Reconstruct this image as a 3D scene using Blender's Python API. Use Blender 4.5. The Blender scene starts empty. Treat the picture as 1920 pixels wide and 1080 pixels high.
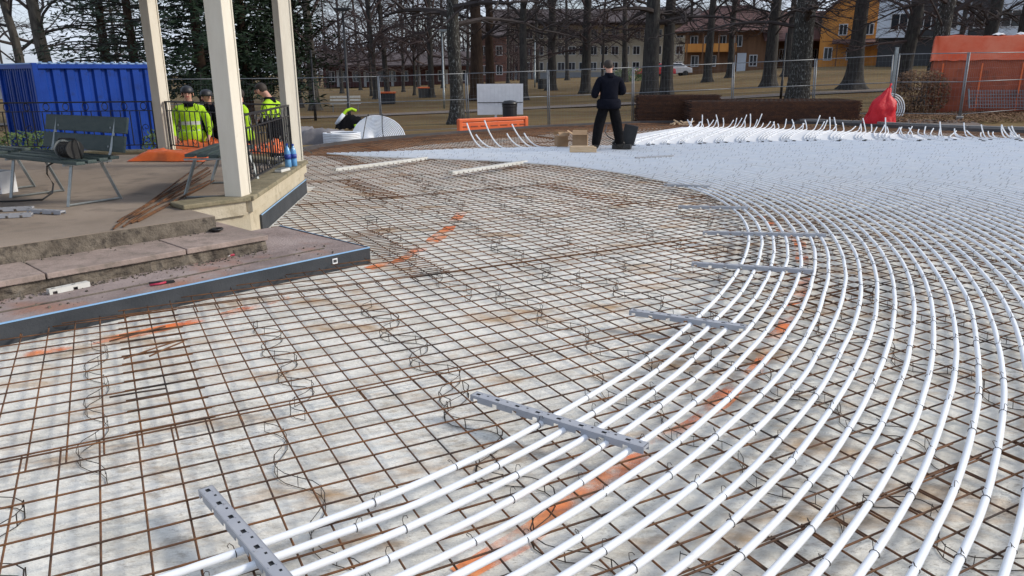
import bpy, math, random
from mathutils import Vector, Matrix, Euler, noise as mnoise
R = math.radians
scene = bpy.context.scene
col = scene.collection

# ------------------------------------------------------------------ camera
F, HOR, ROLL, H = 1410.0, 135.0, -0.006, 1.72
PIT = math.atan((540 - HOR) / F)
cd = bpy.data.cameras.new('camera'); cam = bpy.data.objects.new('camera', cd); col.objects.link(cam)
cd.sensor_width = 36; cd.lens = F * 36 / 1920; cd.clip_end = 2000; cd.clip_start = 0.05
cam.matrix_world = Matrix.Translation((0, 0, H)) @ Matrix.Rotation(math.pi / 2 - PIT, 4, 'X') @ Matrix.Rotation(ROLL, 4, 'Z')
scene.camera = cam

# ------------------------------------------------------------------ sky, sun, exposure
SUN_DIR = Vector((0.95, 0.02, 0.56)).normalized()
w = bpy.data.worlds.new('World'); scene.world = w; w.use_nodes = True
nt = w.node_tree; bg = nt.nodes['Background']
sky = nt.nodes.new('ShaderNodeTexSky'); sky.sky_type = 'NISHITA'; sky.sun_disc = False
sky.sun_elevation = math.asin(SUN_DIR.z); sky.sun_rotation = math.atan2(SUN_DIR.x, SUN_DIR.y)
sky.dust_density = 2.0; sky.ozone_density = 1.5
tc = nt.nodes.new('ShaderNodeTexCoord'); mp = nt.nodes.new('ShaderNodeMapping'); mp.inputs['Scale'].default_value = (2.2, 2.2, 7)
nz = nt.nodes.new('ShaderNodeTexNoise'); nz.inputs['Scale'].default_value = 1.6; nz.inputs['Detail'].default_value = 7
rp = nt.nodes.new('ShaderNodeValToRGB'); rp.color_ramp.elements[0].position = .36; rp.color_ramp.elements[1].position = .56
rp.color_ramp.elements[0].color = (.12, .12, .12, 1); rp.color_ramp.elements[1].color = (.85, .85, .85, 1)
mx = nt.nodes.new('ShaderNodeMixRGB'); mx.inputs['Color2'].default_value = (6.3, 7.0, 8.3, 1)
L = nt.links.new
L(tc.outputs['Generated'], mp.inputs['Vector']); L(mp.outputs['Vector'], nz.inputs['Vector']); L(nz.outputs['Fac'], rp.inputs['Fac'])
L(rp.outputs['Color'], mx.inputs['Fac']); L(sky.outputs['Color'], mx.inputs['Color1']); L(mx.outputs['Color'], bg.inputs['Color'])
bg.inputs['Strength'].default_value = 0.11
sd = bpy.data.lights.new('sun', 'SUN'); sun = bpy.data.objects.new('sun', sd); col.objects.link(sun)
sd.energy = 2.3; sd.angle = R(10); sd.color = (1.0, .92, .80)
sun.rotation_euler = (-SUN_DIR).to_track_quat('-Z', 'Y').to_euler()
scene.view_settings.view_transform = 'Standard'; scene.view_settings.look = 'None'
scene.view_settings.exposure = 0.30; scene.view_settings.gamma = 1.0
scene.render.engine = 'CYCLES'; scene.cycles.max_bounces = 4; scene.cycles.transparent_max_bounces = 6

# ------------------------------------------------------------------ surveying helpers (photo pixel -> point of the place)
def ray(u, v):
    x, y = u - 960, v - 540
    c, s = math.cos(-ROLL), math.sin(-ROLL)
    x, y = x * c - y * s, x * s + y * c
    return (x, F * math.cos(PIT) - y * math.sin(PIT), -F * math.sin(PIT) - y * math.cos(PIT))
def at(u, v, z=0.0):
    r = ray(u, v); t = (z - H) / r[2]
    return Vector((r[0] * t, r[1] * t, z))
def atd(u, v, d):
    r = ray(u, v); t = d / r[1]
    return Vector((r[0] * t, d, H + r[2] * t))
def lerp(a, b, t): return a + (b - a) * t
def interp(x, xs, ys):
    if x <= xs[0]: return ys[0]
    for i in range(len(xs) - 1):
        if x <= xs[i + 1]: return lerp(ys[i], ys[i + 1], (x - xs[i]) / (xs[i + 1] - xs[i]))
    return ys[-1]
def sstep(a, b, x):
    t = min(1, max(0, (x - a) / (b - a))); return t * t * (3 - 2 * t)

# ------------------------------------------------------------------ materials
def mat(name, c1, c2=None, rough=.7, metal=0.0, scale=8.0, stretch=(1, 1, 1), bump=0.0, bscale=None, coord='pos', lo=.35, hi=.65, c3=None, s3=40, detail=6, p3=(.55, .7), rot=0.0, coat=0.0, alpha=None, spec=None):
    m = bpy.data.materials.new(name); m.use_nodes = True
    n = m.node_tree.nodes; l = m.node_tree.links.new
    b = n['Principled BSDF']; b.inputs['Roughness'].default_value = rough; b.inputs['Metallic'].default_value = metal
    if spec is not None: b.inputs['Specular IOR Level'].default_value = spec
    if coat: b.inputs['Coat Weight'].default_value = coat
    b.inputs['Base Color'].default_value = (*c1, 1)
    if coord == 'pos': src = n.new('ShaderNodeNewGeometry').outputs['Position']
    else: src = n.new('ShaderNodeTexCoord').outputs['Object']
    mpn = n.new('ShaderNodeMapping'); mpn.inputs['Scale'].default_value = stretch; mpn.inputs['Rotation'].default_value = (0, 0, rot)
    l(src, mpn.inputs['Vector'])
    def nzn(s, d=detail):
        q = n.new('ShaderNodeTexNoise'); q.inputs['Scale'].default_value = s; q.inputs['Detail'].default_value = d; q.inputs['Roughness'].default_value = .62
        l(mpn.outputs['Vector'], q.inputs['Vector']); return q
    last = None
    if c2:
        q = nzn(scale); rr = n.new('ShaderNodeValToRGB'); rr.color_ramp.elements[0].position = lo; rr.color_ramp.elements[1].position = hi
        rr.color_ramp.elements[0].color = (*c1, 1); rr.color_ramp.elements[1].color = (*c2, 1)
        l(q.outputs['Fac'], rr.inputs['Fac']); last = rr.outputs['Color']
    if c3:
        q = nzn(s3); r3 = n.new('ShaderNodeMapRange'); r3.inputs['From Min'].default_value = p3[0]; r3.inputs['From Max'].default_value = p3[1]
        l(q.outputs['Fac'], r3.inputs['Value'])
        mm = n.new('ShaderNodeMixRGB'); mm.inputs['Color2'].default_value = (*c3, 1); l(r3.outputs['Result'], mm.inputs['Fac'])
        if last: l(last, mm.inputs['Color1'])
        else: mm.inputs['Color1'].default_value = (*c1, 1)
        last = mm.outputs['Color']
    if last: l(last, b.inputs['Base Color'])
    if bump:
        q = nzn(bscale or scale * 3); bp = n.new('ShaderNodeBump'); bp.inputs['Strength'].default_value = bump; bp.inputs['Distance'].default_value = .02
        l(q.outputs['Fac'], bp.inputs['Height']); l(bp.outputs['Normal'], b.inputs['Normal'])
    if alpha:   # (scale, lo, hi): worn-away paint
        q = nzn(alpha[0]); r4 = n.new('ShaderNodeMapRange'); r4.inputs['From Min'].default_value = alpha[1]; r4.inputs['From Max'].default_value = alpha[2]; r4.inputs['To Max'].default_value = alpha[3]
        l(q.outputs['Fac'], r4.inputs['Value']); l(r4.outputs['Result'], b.inputs['Alpha'])
    return m

A_ROT = R(28.1)
M = {}
M['slab'] = mat('slab_membrane', (.66, .635, .57), (.85, .83, .765), .75, scale=3.2, stretch=(.8, 1.8, 1), rot=-A_ROT, lo=.38, hi=.56, c3=(.50, .34, .20), s3=1.5, p3=(.54, .68), bump=.9, bscale=14, spec=.2, detail=10)
# finer dirt on the membrane
def slab_more():
    m = M['slab']; n = m.node_tree.nodes; l = m.node_tree.links.new; b = n['Principled BSDF']
    g = n.new('ShaderNodeNewGeometry')
    mpn = n.new('ShaderNodeMapping'); mpn.inputs['Rotation'].default_value = (0, 0, -A_ROT); mpn.inputs['Scale'].default_value = (1, 1.9, 1)
    l(g.outputs['Position'], mpn.inputs['Vector'])
    def layer(scale, det, lo, hi, amt, colr, mask=None, mode='MIX'):
        old = b.inputs['Base Color'].links[0].from_socket
        q = n.new('ShaderNodeTexNoise'); q.inputs['Scale'].default_value = scale; q.inputs['Detail'].default_value = det; q.inputs['Roughness'].default_value = .78
        l(mpn.outputs['Vector'], q.inputs['Vector'])
        r = n.new('ShaderNodeMapRange'); r.inputs['From Min'].default_value = lo; r.inputs['From Max'].default_value = hi; r.inputs['To Max'].default_value = amt
        l(q.outputs['Fac'], r.inputs['Value']); fac = r.outputs['Result']
        if mask:
            q2 = n.new('ShaderNodeTexNoise'); q2.inputs['Scale'].default_value = mask; q2.inputs['Detail'].default_value = 4; l(g.outputs['Position'], q2.inputs['Vector'])
            r2 = n.new('ShaderNodeMapRange'); r2.inputs['From Min'].default_value = .42; r2.inputs['From Max'].default_value = .60; l(q2.outputs['Fac'], r2.inputs['Value'])
            mu = n.new('ShaderNodeMath'); mu.operation = 'MULTIPLY'; l(fac, mu.inputs[0]); l(r2.outputs['Result'], mu.inputs[1]); fac = mu.outputs[0]
        mm = n.new('ShaderNodeMixRGB'); mm.blend_type = mode; mm.inputs['Color2'].default_value = (*colr, 1)
        l(fac, mm.inputs['Fac']); l(old, mm.inputs['Color1']); l(mm.outputs['Color'], b.inputs['Base Color'])
    layer(9, 10, .50, .60, .60, (.34, .28, .21), 1.1)        # muddy smears
    layer(34, 8, .53, .62, .65, (.24, .20, .16), 2.0)        # grit
    layer(110, 4, .62, .70, .7, (.12, .10, .085))            # specks
    layer(1.1, 3, .50, .64, .30, (.86, .93, .97), None, 'MULTIPLY')
slab_more()
M['rust'] = mat('rusty_steel', (.075, .035, .018), (.20, .085, .030), .8, scale=9, c3=(.035, .024, .02), s3=2.2, p3=(.50, .66))
M['rustdark'] = mat('dark_rust', (.055, .026, .018), (.12, .05, .024), .85, scale=5, stretch=(1, 1, 3))
M['gapshade'] = mat('gap_shade', (.012, .008, .007), None, .95)  # near-black, shade between stacked layers put into the colour
M['wire'] = mat('tie_wire', (.03, .025, .022), (.06, .04, .03), .5, metal=.6, scale=20)
M['pipe'] = mat('white_pipe', (.75, .79, .85), (.81, .83, .86), .40, scale=3, c3=(.60, .59, .56), s3=7, p3=(.60, .82))  # white plastic, with the blue sky reflection tinted into the base colour
M['rail'] = mat('grey_plastic', (.33, .345, .385), (.39, .40, .43), .45, scale=6, c3=(.22, .22, .23), s3=18, p3=(.6, .75))
M['railw'] = mat('pale_plastic', (.58, .57, .53), (.66, .66, .63), .5, scale=6)
M['orange_paint'] = mat('orange_spray', (1.0, .20, .035), (1.0, .38, .15), .7, scale=3, alpha=(2.9, .45, .64, .9))
M['foam'] = mat('dark_foam', (.038, .043, .050), (.058, .063, .071), .85, scale=3, c3=(.11, .085, .07), s3=5, p3=(.62, .85), bump=.2, bscale=60, spec=.25)
M['bluetape'] = mat('blue_film', (.22, .42, .70), (.30, .50, .74), .4, scale=5)
M['concrete_red'] = mat('dusty_red_concrete', (.20, .155, .145), (.37, .30, .285), .9, scale=2.2, c3=(.34, .17, .115), s3=1.3, p3=(.50, .66), bump=.6, bscale=45)
M['floor'] = mat('bandstand_floor', (.245, .197, .158), (.355, .288, .235), .9, scale=1.1, c3=(.165, .135, .112), s3=2.2, p3=(.50, .70), bump=.3, bscale=70)
M['concrete_brown'] = mat('old_concrete', (.10, .082, .064), (.20, .17, .135), .95, scale=5, c3=(.05, .041, .034), s3=11, p3=(.50, .66), bump=1.0, bscale=26)
M['stone'] = mat('stone_slab', (.26, .205, .18), (.39, .305, .27), .85, scale=2.6, c3=(.20, .165, .14), s3=7, p3=(.48, .70), bump=.4, bscale=50)
M['curb'] = mat('cream_stone', (.46, .40, .29), (.56, .50, .385), .85, scale=2.2, c3=(.27, .225, .15), s3=5, p3=(.55, .75), bump=.3, bscale=40)
M['curbtop'] = mat('mossy_curb', (.20, .17, .105), (.29, .25, .165), .9, scale=3, c3=(.12, .115, .07), s3=8, p3=(.5, .7), bump=.4, bscale=40)
M['postpaint'] = mat('cream_painted_timber', (.66, .61, .51), (.72, .675, .575), .6, scale=2.5, stretch=(3, 3, .7), c3=(.40, .34, .26), s3=7, p3=(.66, .80), bump=.15, bscale=18)
M['iron'] = mat('black_iron', (.015, .015, .018), (.028, .028, .032), .45, metal=.3, scale=14)
M['kerb'] = mat('dark_kerb', (.045, .042, .047), (.075, .068, .07), .8, scale=2)
M['kerbgrey'] = mat('grey_kerb', (.17, .165, .165), (.24, .23, .225), .9, scale=2)
M['sand'] = mat('rusty_sand', (.21, .115, .06), (.30, .175, .095), .95, scale=2.4, c3=(.32, .27, .22), s3=5, p3=(.55, .75), bump=.5, bscale=30)
M['dirt'] = mat('dirt', (.105, .082, .072), (.165, .13, .112), .95, scale=1.4, c3=(.24, .20, .17), s3=7, p3=(.58, .75), bump=.6, bscale=14)
M['lawn'] = mat('winter_lawn', (.128, .090, .042), (.20, .152, .076), .95, scale=.30, stretch=(.6, 2.2, 1), c3=(.15, .082, .042), s3=1.4, p3=(.49, .63), bump=.6, bscale=8, spec=.1)
M['path'] = mat('gravel_path', (.135, .108, .092), (.18, .148, .128), .95, scale=2)
M['bark'] = mat('bark', (.036, .034, .034), (.075, .070, .066), .95, scale=5, stretch=(2.2, 2.2, .5), c3=(.095, .100, .085), s3=6, p3=(.55, .72), bump=.9, bscale=11, spec=.1)
M['lichen'] = mat('lichen_bark', (.028, .027, .026), (.060, .056, .05), .95, scale=5, stretch=(2.2, 2.2, .8), c3=(.25, .26, .25), s3=9, p3=(.55, .66), bump=.9, bscale=12, spec=.1)
M['greybark'] = mat('grey_bark', (.060, .054, .048), (.115, .105, .092), .95, scale=4, stretch=(2.2, 2.2, .5), bump=.9, bscale=11, spec=.1)
M['redbark'] = mat('reddish_bark', (.038, .026, .021), (.070, .048, .036), .95, scale=4, stretch=(2, 2, .5), bump=.8, bscale=10, spec=.1)
M['twig'] = mat('twigs', (.042, .036, .036), (.070, .059, .057), .95, scale=.5, spec=.1)
M['twigred'] = mat('purple_twigs', (.070, .053, .054), (.10, .076, .074), .95, scale=.4, spec=.1)
M['needle'] = mat('needles', (.008, .018, .010), (.022, .040, .020), .8, scale=1.2, spec=.2)
M['needle2'] = mat('needles_blue', (.016, .030, .018), (.042, .062, .034), .8, scale=1.0)
M['leaf'] = mat('shrub_leaf', (.04, .085, .022), (.09, .14, .04), .7, scale=6)
M['brownleaf'] = mat('dead_leaf', (.12, .060, .030), (.22, .125, .065), .9, scale=9)
M['blue'] = mat('blue_container_paint', (.005, .034, .21), (.008, .050, .31), .5, scale=1.2, c3=(.012, .028, .11), s3=4, p3=(.58, .8), spec=.18)
M['bluetop'] = mat('faded_blue', (.20, .33, .56), (.28, .42, .62), .6, scale=5)
M['bench_green'] = mat('bench_slat', (.035, .060, .060), (.060, .085, .082), .6, scale=6, stretch=(1, 4, 4), coord='obj')
M['steel'] = mat('galvanised', (.26, .29, .30), (.36, .39, .40), .45, metal=.7, scale=12)
M['fence'] = mat('fence_steel', (.17, .18, .195), (.25, .26, .275), .5, metal=.3, scale=8)
M['rusty_edge'] = mat('rusty_edge', (.16, .085, .045), (.22, .13, .08), .9, scale=9)
M['black'] = mat('black_rubber', (.012, .012, .013), (.02, .02, .021), .55, scale=10)
M['tarp_orange'] = mat('orange_tarp', (.78, .13, .03), (.86, .20, .06), .5, scale=3, bump=.4, bscale=9)
M['orange_plastic'] = mat('orange_plastic', (.74, .12, .035), (.82, .17, .05), .42, scale=2, c3=(.60, .22, .14), s3=5, p3=(.6, .8))
M['tarp_faded'] = mat('faded_orange_tarp', (.78, .105, .035), (.84, .22, .12), .6, scale=1.2, bump=.8, bscale=4)
M['mesh_orange'] = mat('dark_orange_tarp', (.30, .062, .028), (.42, .10, .045), .7, scale=1.5, c3=(.16, .05, .03), s3=2.5, p3=(.5, .7), bump=.6, bscale=5)
M['red'] = mat('red_plastic_bag', (.50, .008, .020), (.60, .016, .030), .5, scale=5, bump=1.0, bscale=9, spec=.3)
M['white'] = mat('white_sheet', (.66, .67, .69), (.74, .75, .77), .6, scale=4, bump=.3, bscale=8)
M['card'] = mat('cardboard', (.33, .215, .125), (.41, .275, .165), .9, scale=5)
M['plank'] = mat('plank', (.55, .40, .25), (.64, .50, .34), .8, scale=6, stretch=(1, 6, 6), coord='obj')
M['greytarp'] = mat('grey_tarp', (.13, .125, .135), (.19, .18, .19), .8, scale=3, bump=.6, bscale=6)
M['plaster'] = mat('beige_render', (.40, .36, .28), (.48, .43, .34), .95, scale=.25, c3=(.31, .28, .23), s3=.8, p3=(.5, .8))
M['plasterg'] = mat('grey_plinth', (.24, .255, .27), (.29, .30, .315), .95, scale=.4)
M['roofdark'] = mat('dark_roof', (.065, .052, .055), (.095, .075, .078), .9, scale=.6)
M['roofblue'] = mat('blue_metal_roof', (.10, .12, .17), (.14, .16, .21), .6, scale=.4)
M['rooftile'] = mat('red_tile_roof', (.115, .060, .055), (.165, .09, .08), .9, scale=1.0)
M['ochre'] = mat('ochre_boards', (.58, .23, .045), (.68, .30, .07), .8, scale=.8, stretch=(3, 3, .4))
M['brownwood'] = mat('brown_boards', (.16, .080, .040), (.22, .115, .06), .85, scale=.9, stretch=(3, 3, .4))
M['redwall'] = mat('dark_red_wall', (.105, .044, .042), (.14, .062, .058), .9, scale=.5)
M['brickred'] = mat('brick_wall', (.16, .080, .064), (.21, .11, .09), .9, scale=1.5)
M['palewall'] = mat('pale_blue_wall', (.60, .66, .74), (.68, .73, .80), .8, scale=.5)
M['darkwall'] = mat('charcoal_wall', (.030, .032, .036), (.045, .047, .05), .8, scale=.5)
M['frame'] = mat('window_frame', (.62, .63, .64), None, .6)
M['darkframe'] = mat('dark_window_frame', (.12, .11, .10), None, .6)
M['glass'] = mat('window_glass', (.022, .026, .032), None, .08)
M['navy'] = mat('navy_cloth', (.0045, .0055, .011), (.008, .009, .016), .95, scale=14, bump=.5, bscale=11, spec=.1)
M['trouser'] = mat('black_cloth', (.0055, .0058, .007), (.009, .009, .011), .95, scale=14, bump=.5, bscale=11, spec=.1)
M['hivis'] = mat('hivis_yellow', (.33, .58, .018), (.42, .68, .03), .75, scale=9, bump=.6, bscale=12, c3=(.24, .40, .03), s3=7, p3=(.55, .7), spec=.2)
M['hivis_orange'] = mat('hivis_orange', (.90, .17, .04), (.95, .23, .06), .7, scale=9)
M['reflect'] = mat('reflective_band', (.50, .53, .53), None, .4)
M['skin'] = mat('skin', (.50, .27, .20), (.56, .31, .235), .6, scale=8)
M['hair'] = mat('dark_hair', (.020, .014, .011), (.035, .024, .018), .7, scale=60)
M['helmet'] = mat('dark_cap', (.02, .022, .03), None, .5)
M['water'] = mat('bottle_plastic', (.10, .30, .58), (.16, .38, .64), .12, scale=5)
M['deepblue'] = mat('blue_label', (.02, .05, .30), None, .5)
M['crimson'] = mat('red_print', (.42, .03, .07), None, .5)
M['lamp'] = mat('lamp_black', (.012, .012, .014), None, .4)
M['carred'] = mat('red_car', (.45, .02, .03), None, .3, coat=.5)
M['carwhite'] = mat('silver_car', (.55, .56, .58), None, .3, coat=.5)

# ------------------------------------------------------------------ mesh builders
class MB:
    def __init__(s): s.v = []; s.f = []; s.mi = []
    def face(s, pts, m=0):
        k = len(s.v); s.v += [tuple(p) for p in pts]; s.f.append(tuple(range(k, k + len(pts)))); s.mi.append(m)
    def box(s, c, d, rz=0.0, m=0, mx=None, taper=None):
        c = Vector(c); hx, hy, hz = d[0] / 2, d[1] / 2, d[2] / 2
        k = len(s.v); rot = Matrix.Rotation(rz, 3, 'Z') if mx is None else mx
        for z in (-1, 1):
            t = taper if (taper and z > 0) else 1
            for x, y in ((-1, -1), (1, -1), (1, 1), (-1, 1)):
                s.v.append(tuple(c + rot @ Vector((x * hx * t, y * hy * t, z * hz))))
        for q in ((0, 3, 2, 1), (4, 5, 6, 7), (0, 1, 5, 4), (1, 2, 6, 5), (2, 3, 7, 6), (3, 0, 4, 7)):
            s.f.append(tuple(k + i for i in q)); s.mi.append(m)
    def tube(s, pts, r, n=6, m=0, cap=True, closed=False):
        pts = [Vector(p) for p in pts]; N = len(pts)
        rs = r if isinstance(r, (list, tuple)) else [r] * N
        k = len(s.v); up = None
        for i, p in enumerate(pts):
            if closed: t = pts[(i + 1) % N] - pts[i - 1]
            else: t = pts[min(i + 1, N - 1)] - pts[max(i - 1, 0)]
            if t.length < 1e-9: t = Vector((0, 0, 1))
            t.normalize()
            if up is None: up = Vector((0, 0, 1)) if abs(t.z) < .9 else Vector((1, 0, 0))
            a = t.cross(up)
            if a.length < 1e-6: a = t.orthogonal()
            a.normalize(); b = a.cross(t).normalized(); up = b
            for j in range(n):
                th = 2 * math.pi * j / n
                s.v.append(tuple(p + (a * math.cos(th) + b * math.sin(th)) * rs[i]))
        for i in range(N if closed else N - 1):
            i2 = (i + 1) % N
            for j in range(n):
                j2 = (j + 1) % n
                s.f.append((k + i * n + j, k + i * n + j2, k + i2 * n + j2, k + i2 * n + j)); s.mi.append(m)
        if cap and not closed:
            s.f.append(tuple(k + j for j in reversed(range(n)))); s.mi.append(m)
            s.f.append(tuple(k + (N - 1) * n + j for j in range(n))); s.mi.append(m)
    def lathe(s, prof, n=12, c=(0, 0, 0), m=0, sx=1, sy=1):
        k = len(s.v); c = Vector(c)
        for r, z in prof:
            for j in range(n):
                th = 2 * math.pi * j / n
                s.v.append(tuple(c + Vector((r * math.cos(th) * sx, r * math.sin(th) * sy, z))))
        for i in range(len(prof) - 1):
            for j in range(n):
                j2 = (j + 1) % n
                s.f.append((k + i * n + j, k + i * n + j2, k + (i + 1) * n + j2, k + (i + 1) * n + j)); s.mi.append(m)
        s.f.append(tuple(k + j for j in reversed(range(n)))); s.mi.append(m)
        s.f.append(tuple(k + (len(prof) - 1) * n + j for j in range(n))); s.mi.append(m)
    def prism(s, poly, z0, z1, m=0, mtop=None):
        k = len(s.v); n = len(poly)
        for z in (z0, z1):
            for p in poly: s.v.append((p[0], p[1], z))
        s.f.append(tuple(k + i for i in reversed(range(n)))); s.mi.append(m)
        s.f.append(tuple(k + n + i for i in range(n))); s.mi.append(m if mtop is None else mtop)
        for i in range(n):
            j = (i + 1) % n
            s.f.append((k + i, k + j, k + n + j, k + n + i)); s.mi.append(m)
    def mesh(s, name, mats, smooth=False):
        me = bpy.data.meshes.new(name); me.from_pydata(s.v, [], s.f)
        for q in (mats if isinstance(mats, (list, tuple)) else [mats]): me.materials.append(q)
        if any(s.mi): me.polygons.foreach_set('material_index', s.mi)
        if smooth: me.polygons.foreach_set('use_smooth', [True] * len(s.f))
        me.update(); return me
    def build(s, name, mats, parent=None, smooth=False, loc=None, rz=0.0, bevel=0.0):
        return put(name, s.mesh(name, mats, smooth), parent, loc, rz, bevel)
def put(name, me, parent=None, loc=None, rz=0.0, bevel=0.0):
    o = bpy.data.objects.new(name, me); col.objects.link(o)
    if loc is not None: o.location = loc
    if rz: o.rotation_euler = (0, 0, rz)
    if parent: o.parent = parent
    if bevel:
        b = o.modifiers.new('bevel', 'BEVEL'); b.width = bevel; b.segments = 2; b.limit_method = 'ANGLE'
    return o
def tag(o, label=None, cat=None, group=None, kind=None):
    if label: o['label'] = label
    if cat: o['category'] = cat
    if group: o['group'] = group
    if kind: o['kind'] = kind
    return o
def empty(name, loc=(0, 0, 0), rz=0.0, label=None, cat=None, group=None):
    o = bpy.data.objects.new(name, None); col.objects.link(o); o.location = loc; o.rotation_euler = (0, 0, rz); o.empty_display_size = .1
    return tag(o, label, cat, group)
def kids(o): return [c for c in bpy.data.objects if c.parent == o]
def copy_tree(o, ch=None, parent=None):
    c = o.copy(); col.objects.link(c); c.parent = parent
    for k in o.children: copy_tree(k, None, c)
    return c
def ribbon_heap(nx, ny, fn):       # grid surface from fn(s,t)
    mb = MB()
    for i in range(nx + 1):
        for j in range(ny + 1): mb.v.append(tuple(fn(i / nx, j / ny)))
    for i in range(nx):
        for j in range(ny):
            a = i * (ny + 1) + j
            mb.f.append((a, a + ny + 1, a + ny + 2, a + 1)); mb.mi.append(0)
    return mb
def nse(x, y, z=0.0): return mnoise.noise(Vector((x, y, z)))

# ------------------------------------------------------------------ terrain
def zn(t): return interp(t, [-.6, -.22, .11, .5, .8], [-.45, -.42, -.18, .2, .3])
def zf(t): return interp(t, [-.6, -.2, 0, .2, .35, .7], [-.6, -.35, .40, 1.1, 2.0, 2.6])
def ground_z(x, y):
    if y < 15: return -.25
    t = x / y
    a = lerp(-.25, zn(t), sstep(19, 25, y))
    return lerp(a, zf(t), sstep(30, 85, y))
mb = MB()
ys = [-8, 0, 6, 12, 15, 17, 19, 20, 21, 22, 23, 24, 25, 26, 27, 28, 30, 32, 35, 38, 42, 46, 50, 55, 60, 66, 72, 80, 90, 110, 140, 180, 260, 400, 700, 1200]
nx = 70
for y in ys:
    wd = max(30, y * 1.2)
    for i in range(nx + 1):
        x = -wd + 2 * wd * i / nx
        mb.v.append((x, y, ground_z(x, y) + .05 * nse(x * .3, y * .3) * sstep(26, 32, y)))
for j in range(len(ys) - 1):
    for i in range(nx):
        a = j * (nx + 1) + i; mb.f.append((a, a + 1, a + nx + 2, a + nx + 1)); mb.mi.append(0)
tag(mb.build('lawn', M['lawn'], smooth=True), kind='structure')

KERB = [at(556, 289, .03), at(600, 279, .03), at(660, 271, .03), at(730, 263, .03), at(870, 252, .03), at(1000, 242, .03), at(1120, 236, .03), at(1200, 233, .03), at(1290, 232, .03), at(1420, 233, .03), at(1540, 236, .03), at(1700, 244, .03), at(1810, 249, .03), at(1960, 254, .03)]
slab = [(p.x, p.y) for p in KERB] + [(16.5, 16), (16.5, -4), (-9, -4), (-9, 12.5)]
mb = MB(); mb.face([(x, y, 0) for x, y in slab]); mb.face([(-9, -4, -.3), (16.5, -4, -.3), (16.5, -4, 0), (-9, -4, 0)])
tag(mb.build('ground_membrane', M['slab']), kind='structure')
for k, off in enumerate((-9.2, -6.9, -4.4, -2.3, -.05, 2.2)):
    q = MB(); a_ = Vector((-1.644, 3.327, 0)) + Vector((math.sin(A_ROT), -math.cos(A_ROT), 0)) * off; d_ = Vector((math.cos(A_ROT), math.sin(A_ROT), 0)); n_ = Vector((-d_.y, d_.x, 0))
    L0, L1 = -3.5, 14.0; pv = None
    for i in range(90):
        t = lerp(L0, L1, i / 89); p_ = a_ + d_ * t + n_ * (.02 * nse(t * 1.3, off)); w_ = .055 + .02 * nse(t * 2, off + 4); zz_ = .007 + .004 * abs(nse(t * 5, off))
        if p_.y > 14 or p_.x < -6: pv = None; continue
        row = [tuple(p_ - n_ * w_ + Vector((0, 0, .0012))), tuple(p_ - n_ * w_ * .6 + Vector((0, 0, zz_))), tuple(p_ + n_ * w_ * .7 + Vector((0, 0, zz_ * .8))), tuple(p_ + n_ * w_ + Vector((0, 0, .0012)))]
        if pv:
            for j in range(3): q.face([pv[j], row[j], row[j + 1], pv[j + 1]])
        pv = row
    if q.f: tag(q.build('membrane_lap', M['slab']), kind='structure')
# dirt strip round the pit, laid over the lawn
mb = ribbon_heap(60, 4, lambda s, t: (lambda x, y: (x, y, ground_z(x, y) + .03 + .02 * nse(x, y)))(*(lambda i, f: (lerp(KERB[i].x, KERB[min(i + 1, 13)].x, f), lerp(KERB[i].y, KERB[min(i + 1, 13)].y, f) + .12 + t * (4.2 if s < .5 else 3.2)))(min(12, int(s * 13)), s * 13 - min(12, int(s * 13)))))
tag(mb.build('dirt_strip', M['dirt'], smooth=True), kind='structure')
mb = ribbon_heap(40, 2, lambda s, t: (lambda x, y: (x, y, ground_z(x, y) + .05))(lerp(-30, 40, s), 36.5 + 5 * math.sin(s * 2.2) + t * 2.0 + (s - .5) * 10))
tag(mb.build('park_path', M['path'], smooth=True), kind='structure')

# brown sandy band of the pit floor just inside the kerb
def inset(P, d):
    out = []
    for i, p in enumerate(P):
        t = (P[min(i + 1, len(P) - 1)] - P[max(i - 1, 0)]); n = Vector((t.y, -t.x, 0)).normalized(); out.append(p + n * d)
    return out
mb = MB(); IN = inset(KERB, 1.5)
for i in range(8):
    mb.face([(KERB[i].x, KERB[i].y, .004), (IN[i].x, IN[i].y, .004), (IN[i + 1].x, IN[i + 1].y, .004), (KERB[i + 1].x, KERB[i + 1].y, .004)])
tag(mb.build('sand_band', M['sand']), kind='structure')
# kerb: dark foam upstand on the left, grey kerbstones on the right
def wall_strip(P, h0, h1, th):
    mb = MB()
    Q = inset(P, -th)
    for i in range(len(P) - 1):
        a, b, c, d = P[i], P[i + 1], Q[i + 1], Q[i]
        for q in (((a, h0), (b, h0), (b, h1), (a, h1)), ((a, h1), (b, h1), (c, h1), (d, h1)), ((d, h1), (c, h1), (c, h0), (d, h0))):
            mb.face([(p.x, p.y, z) for p, z in q])
    for i in (0, -1): mb.face([(P[i].x, P[i].y, h0), (Q[i].x, Q[i].y, h0), (Q[i].x, Q[i].y, h1), (P[i].x, P[i].y, h1)])
    return mb
o = wall_strip(KERB[:9], -.2, .13, .09).build('edge_upstand', M['kerb']); tag(o, 'dark foam upstand along the far edge of the pit, left stretch', 'edging')
o = wall_strip(KERB[8:], -.2, .16, .20).build('edge_upstand', M['kerb']); tag(o, 'dark edging along the far right edge of the pit behind the pipe ends', 'edging')
kr = empty('kerb', (0, 0, 0), label='row of grey kerbstones on the far right behind the pipe ends', cat='kerb')
Q = inset(KERB, -.30)
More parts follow.
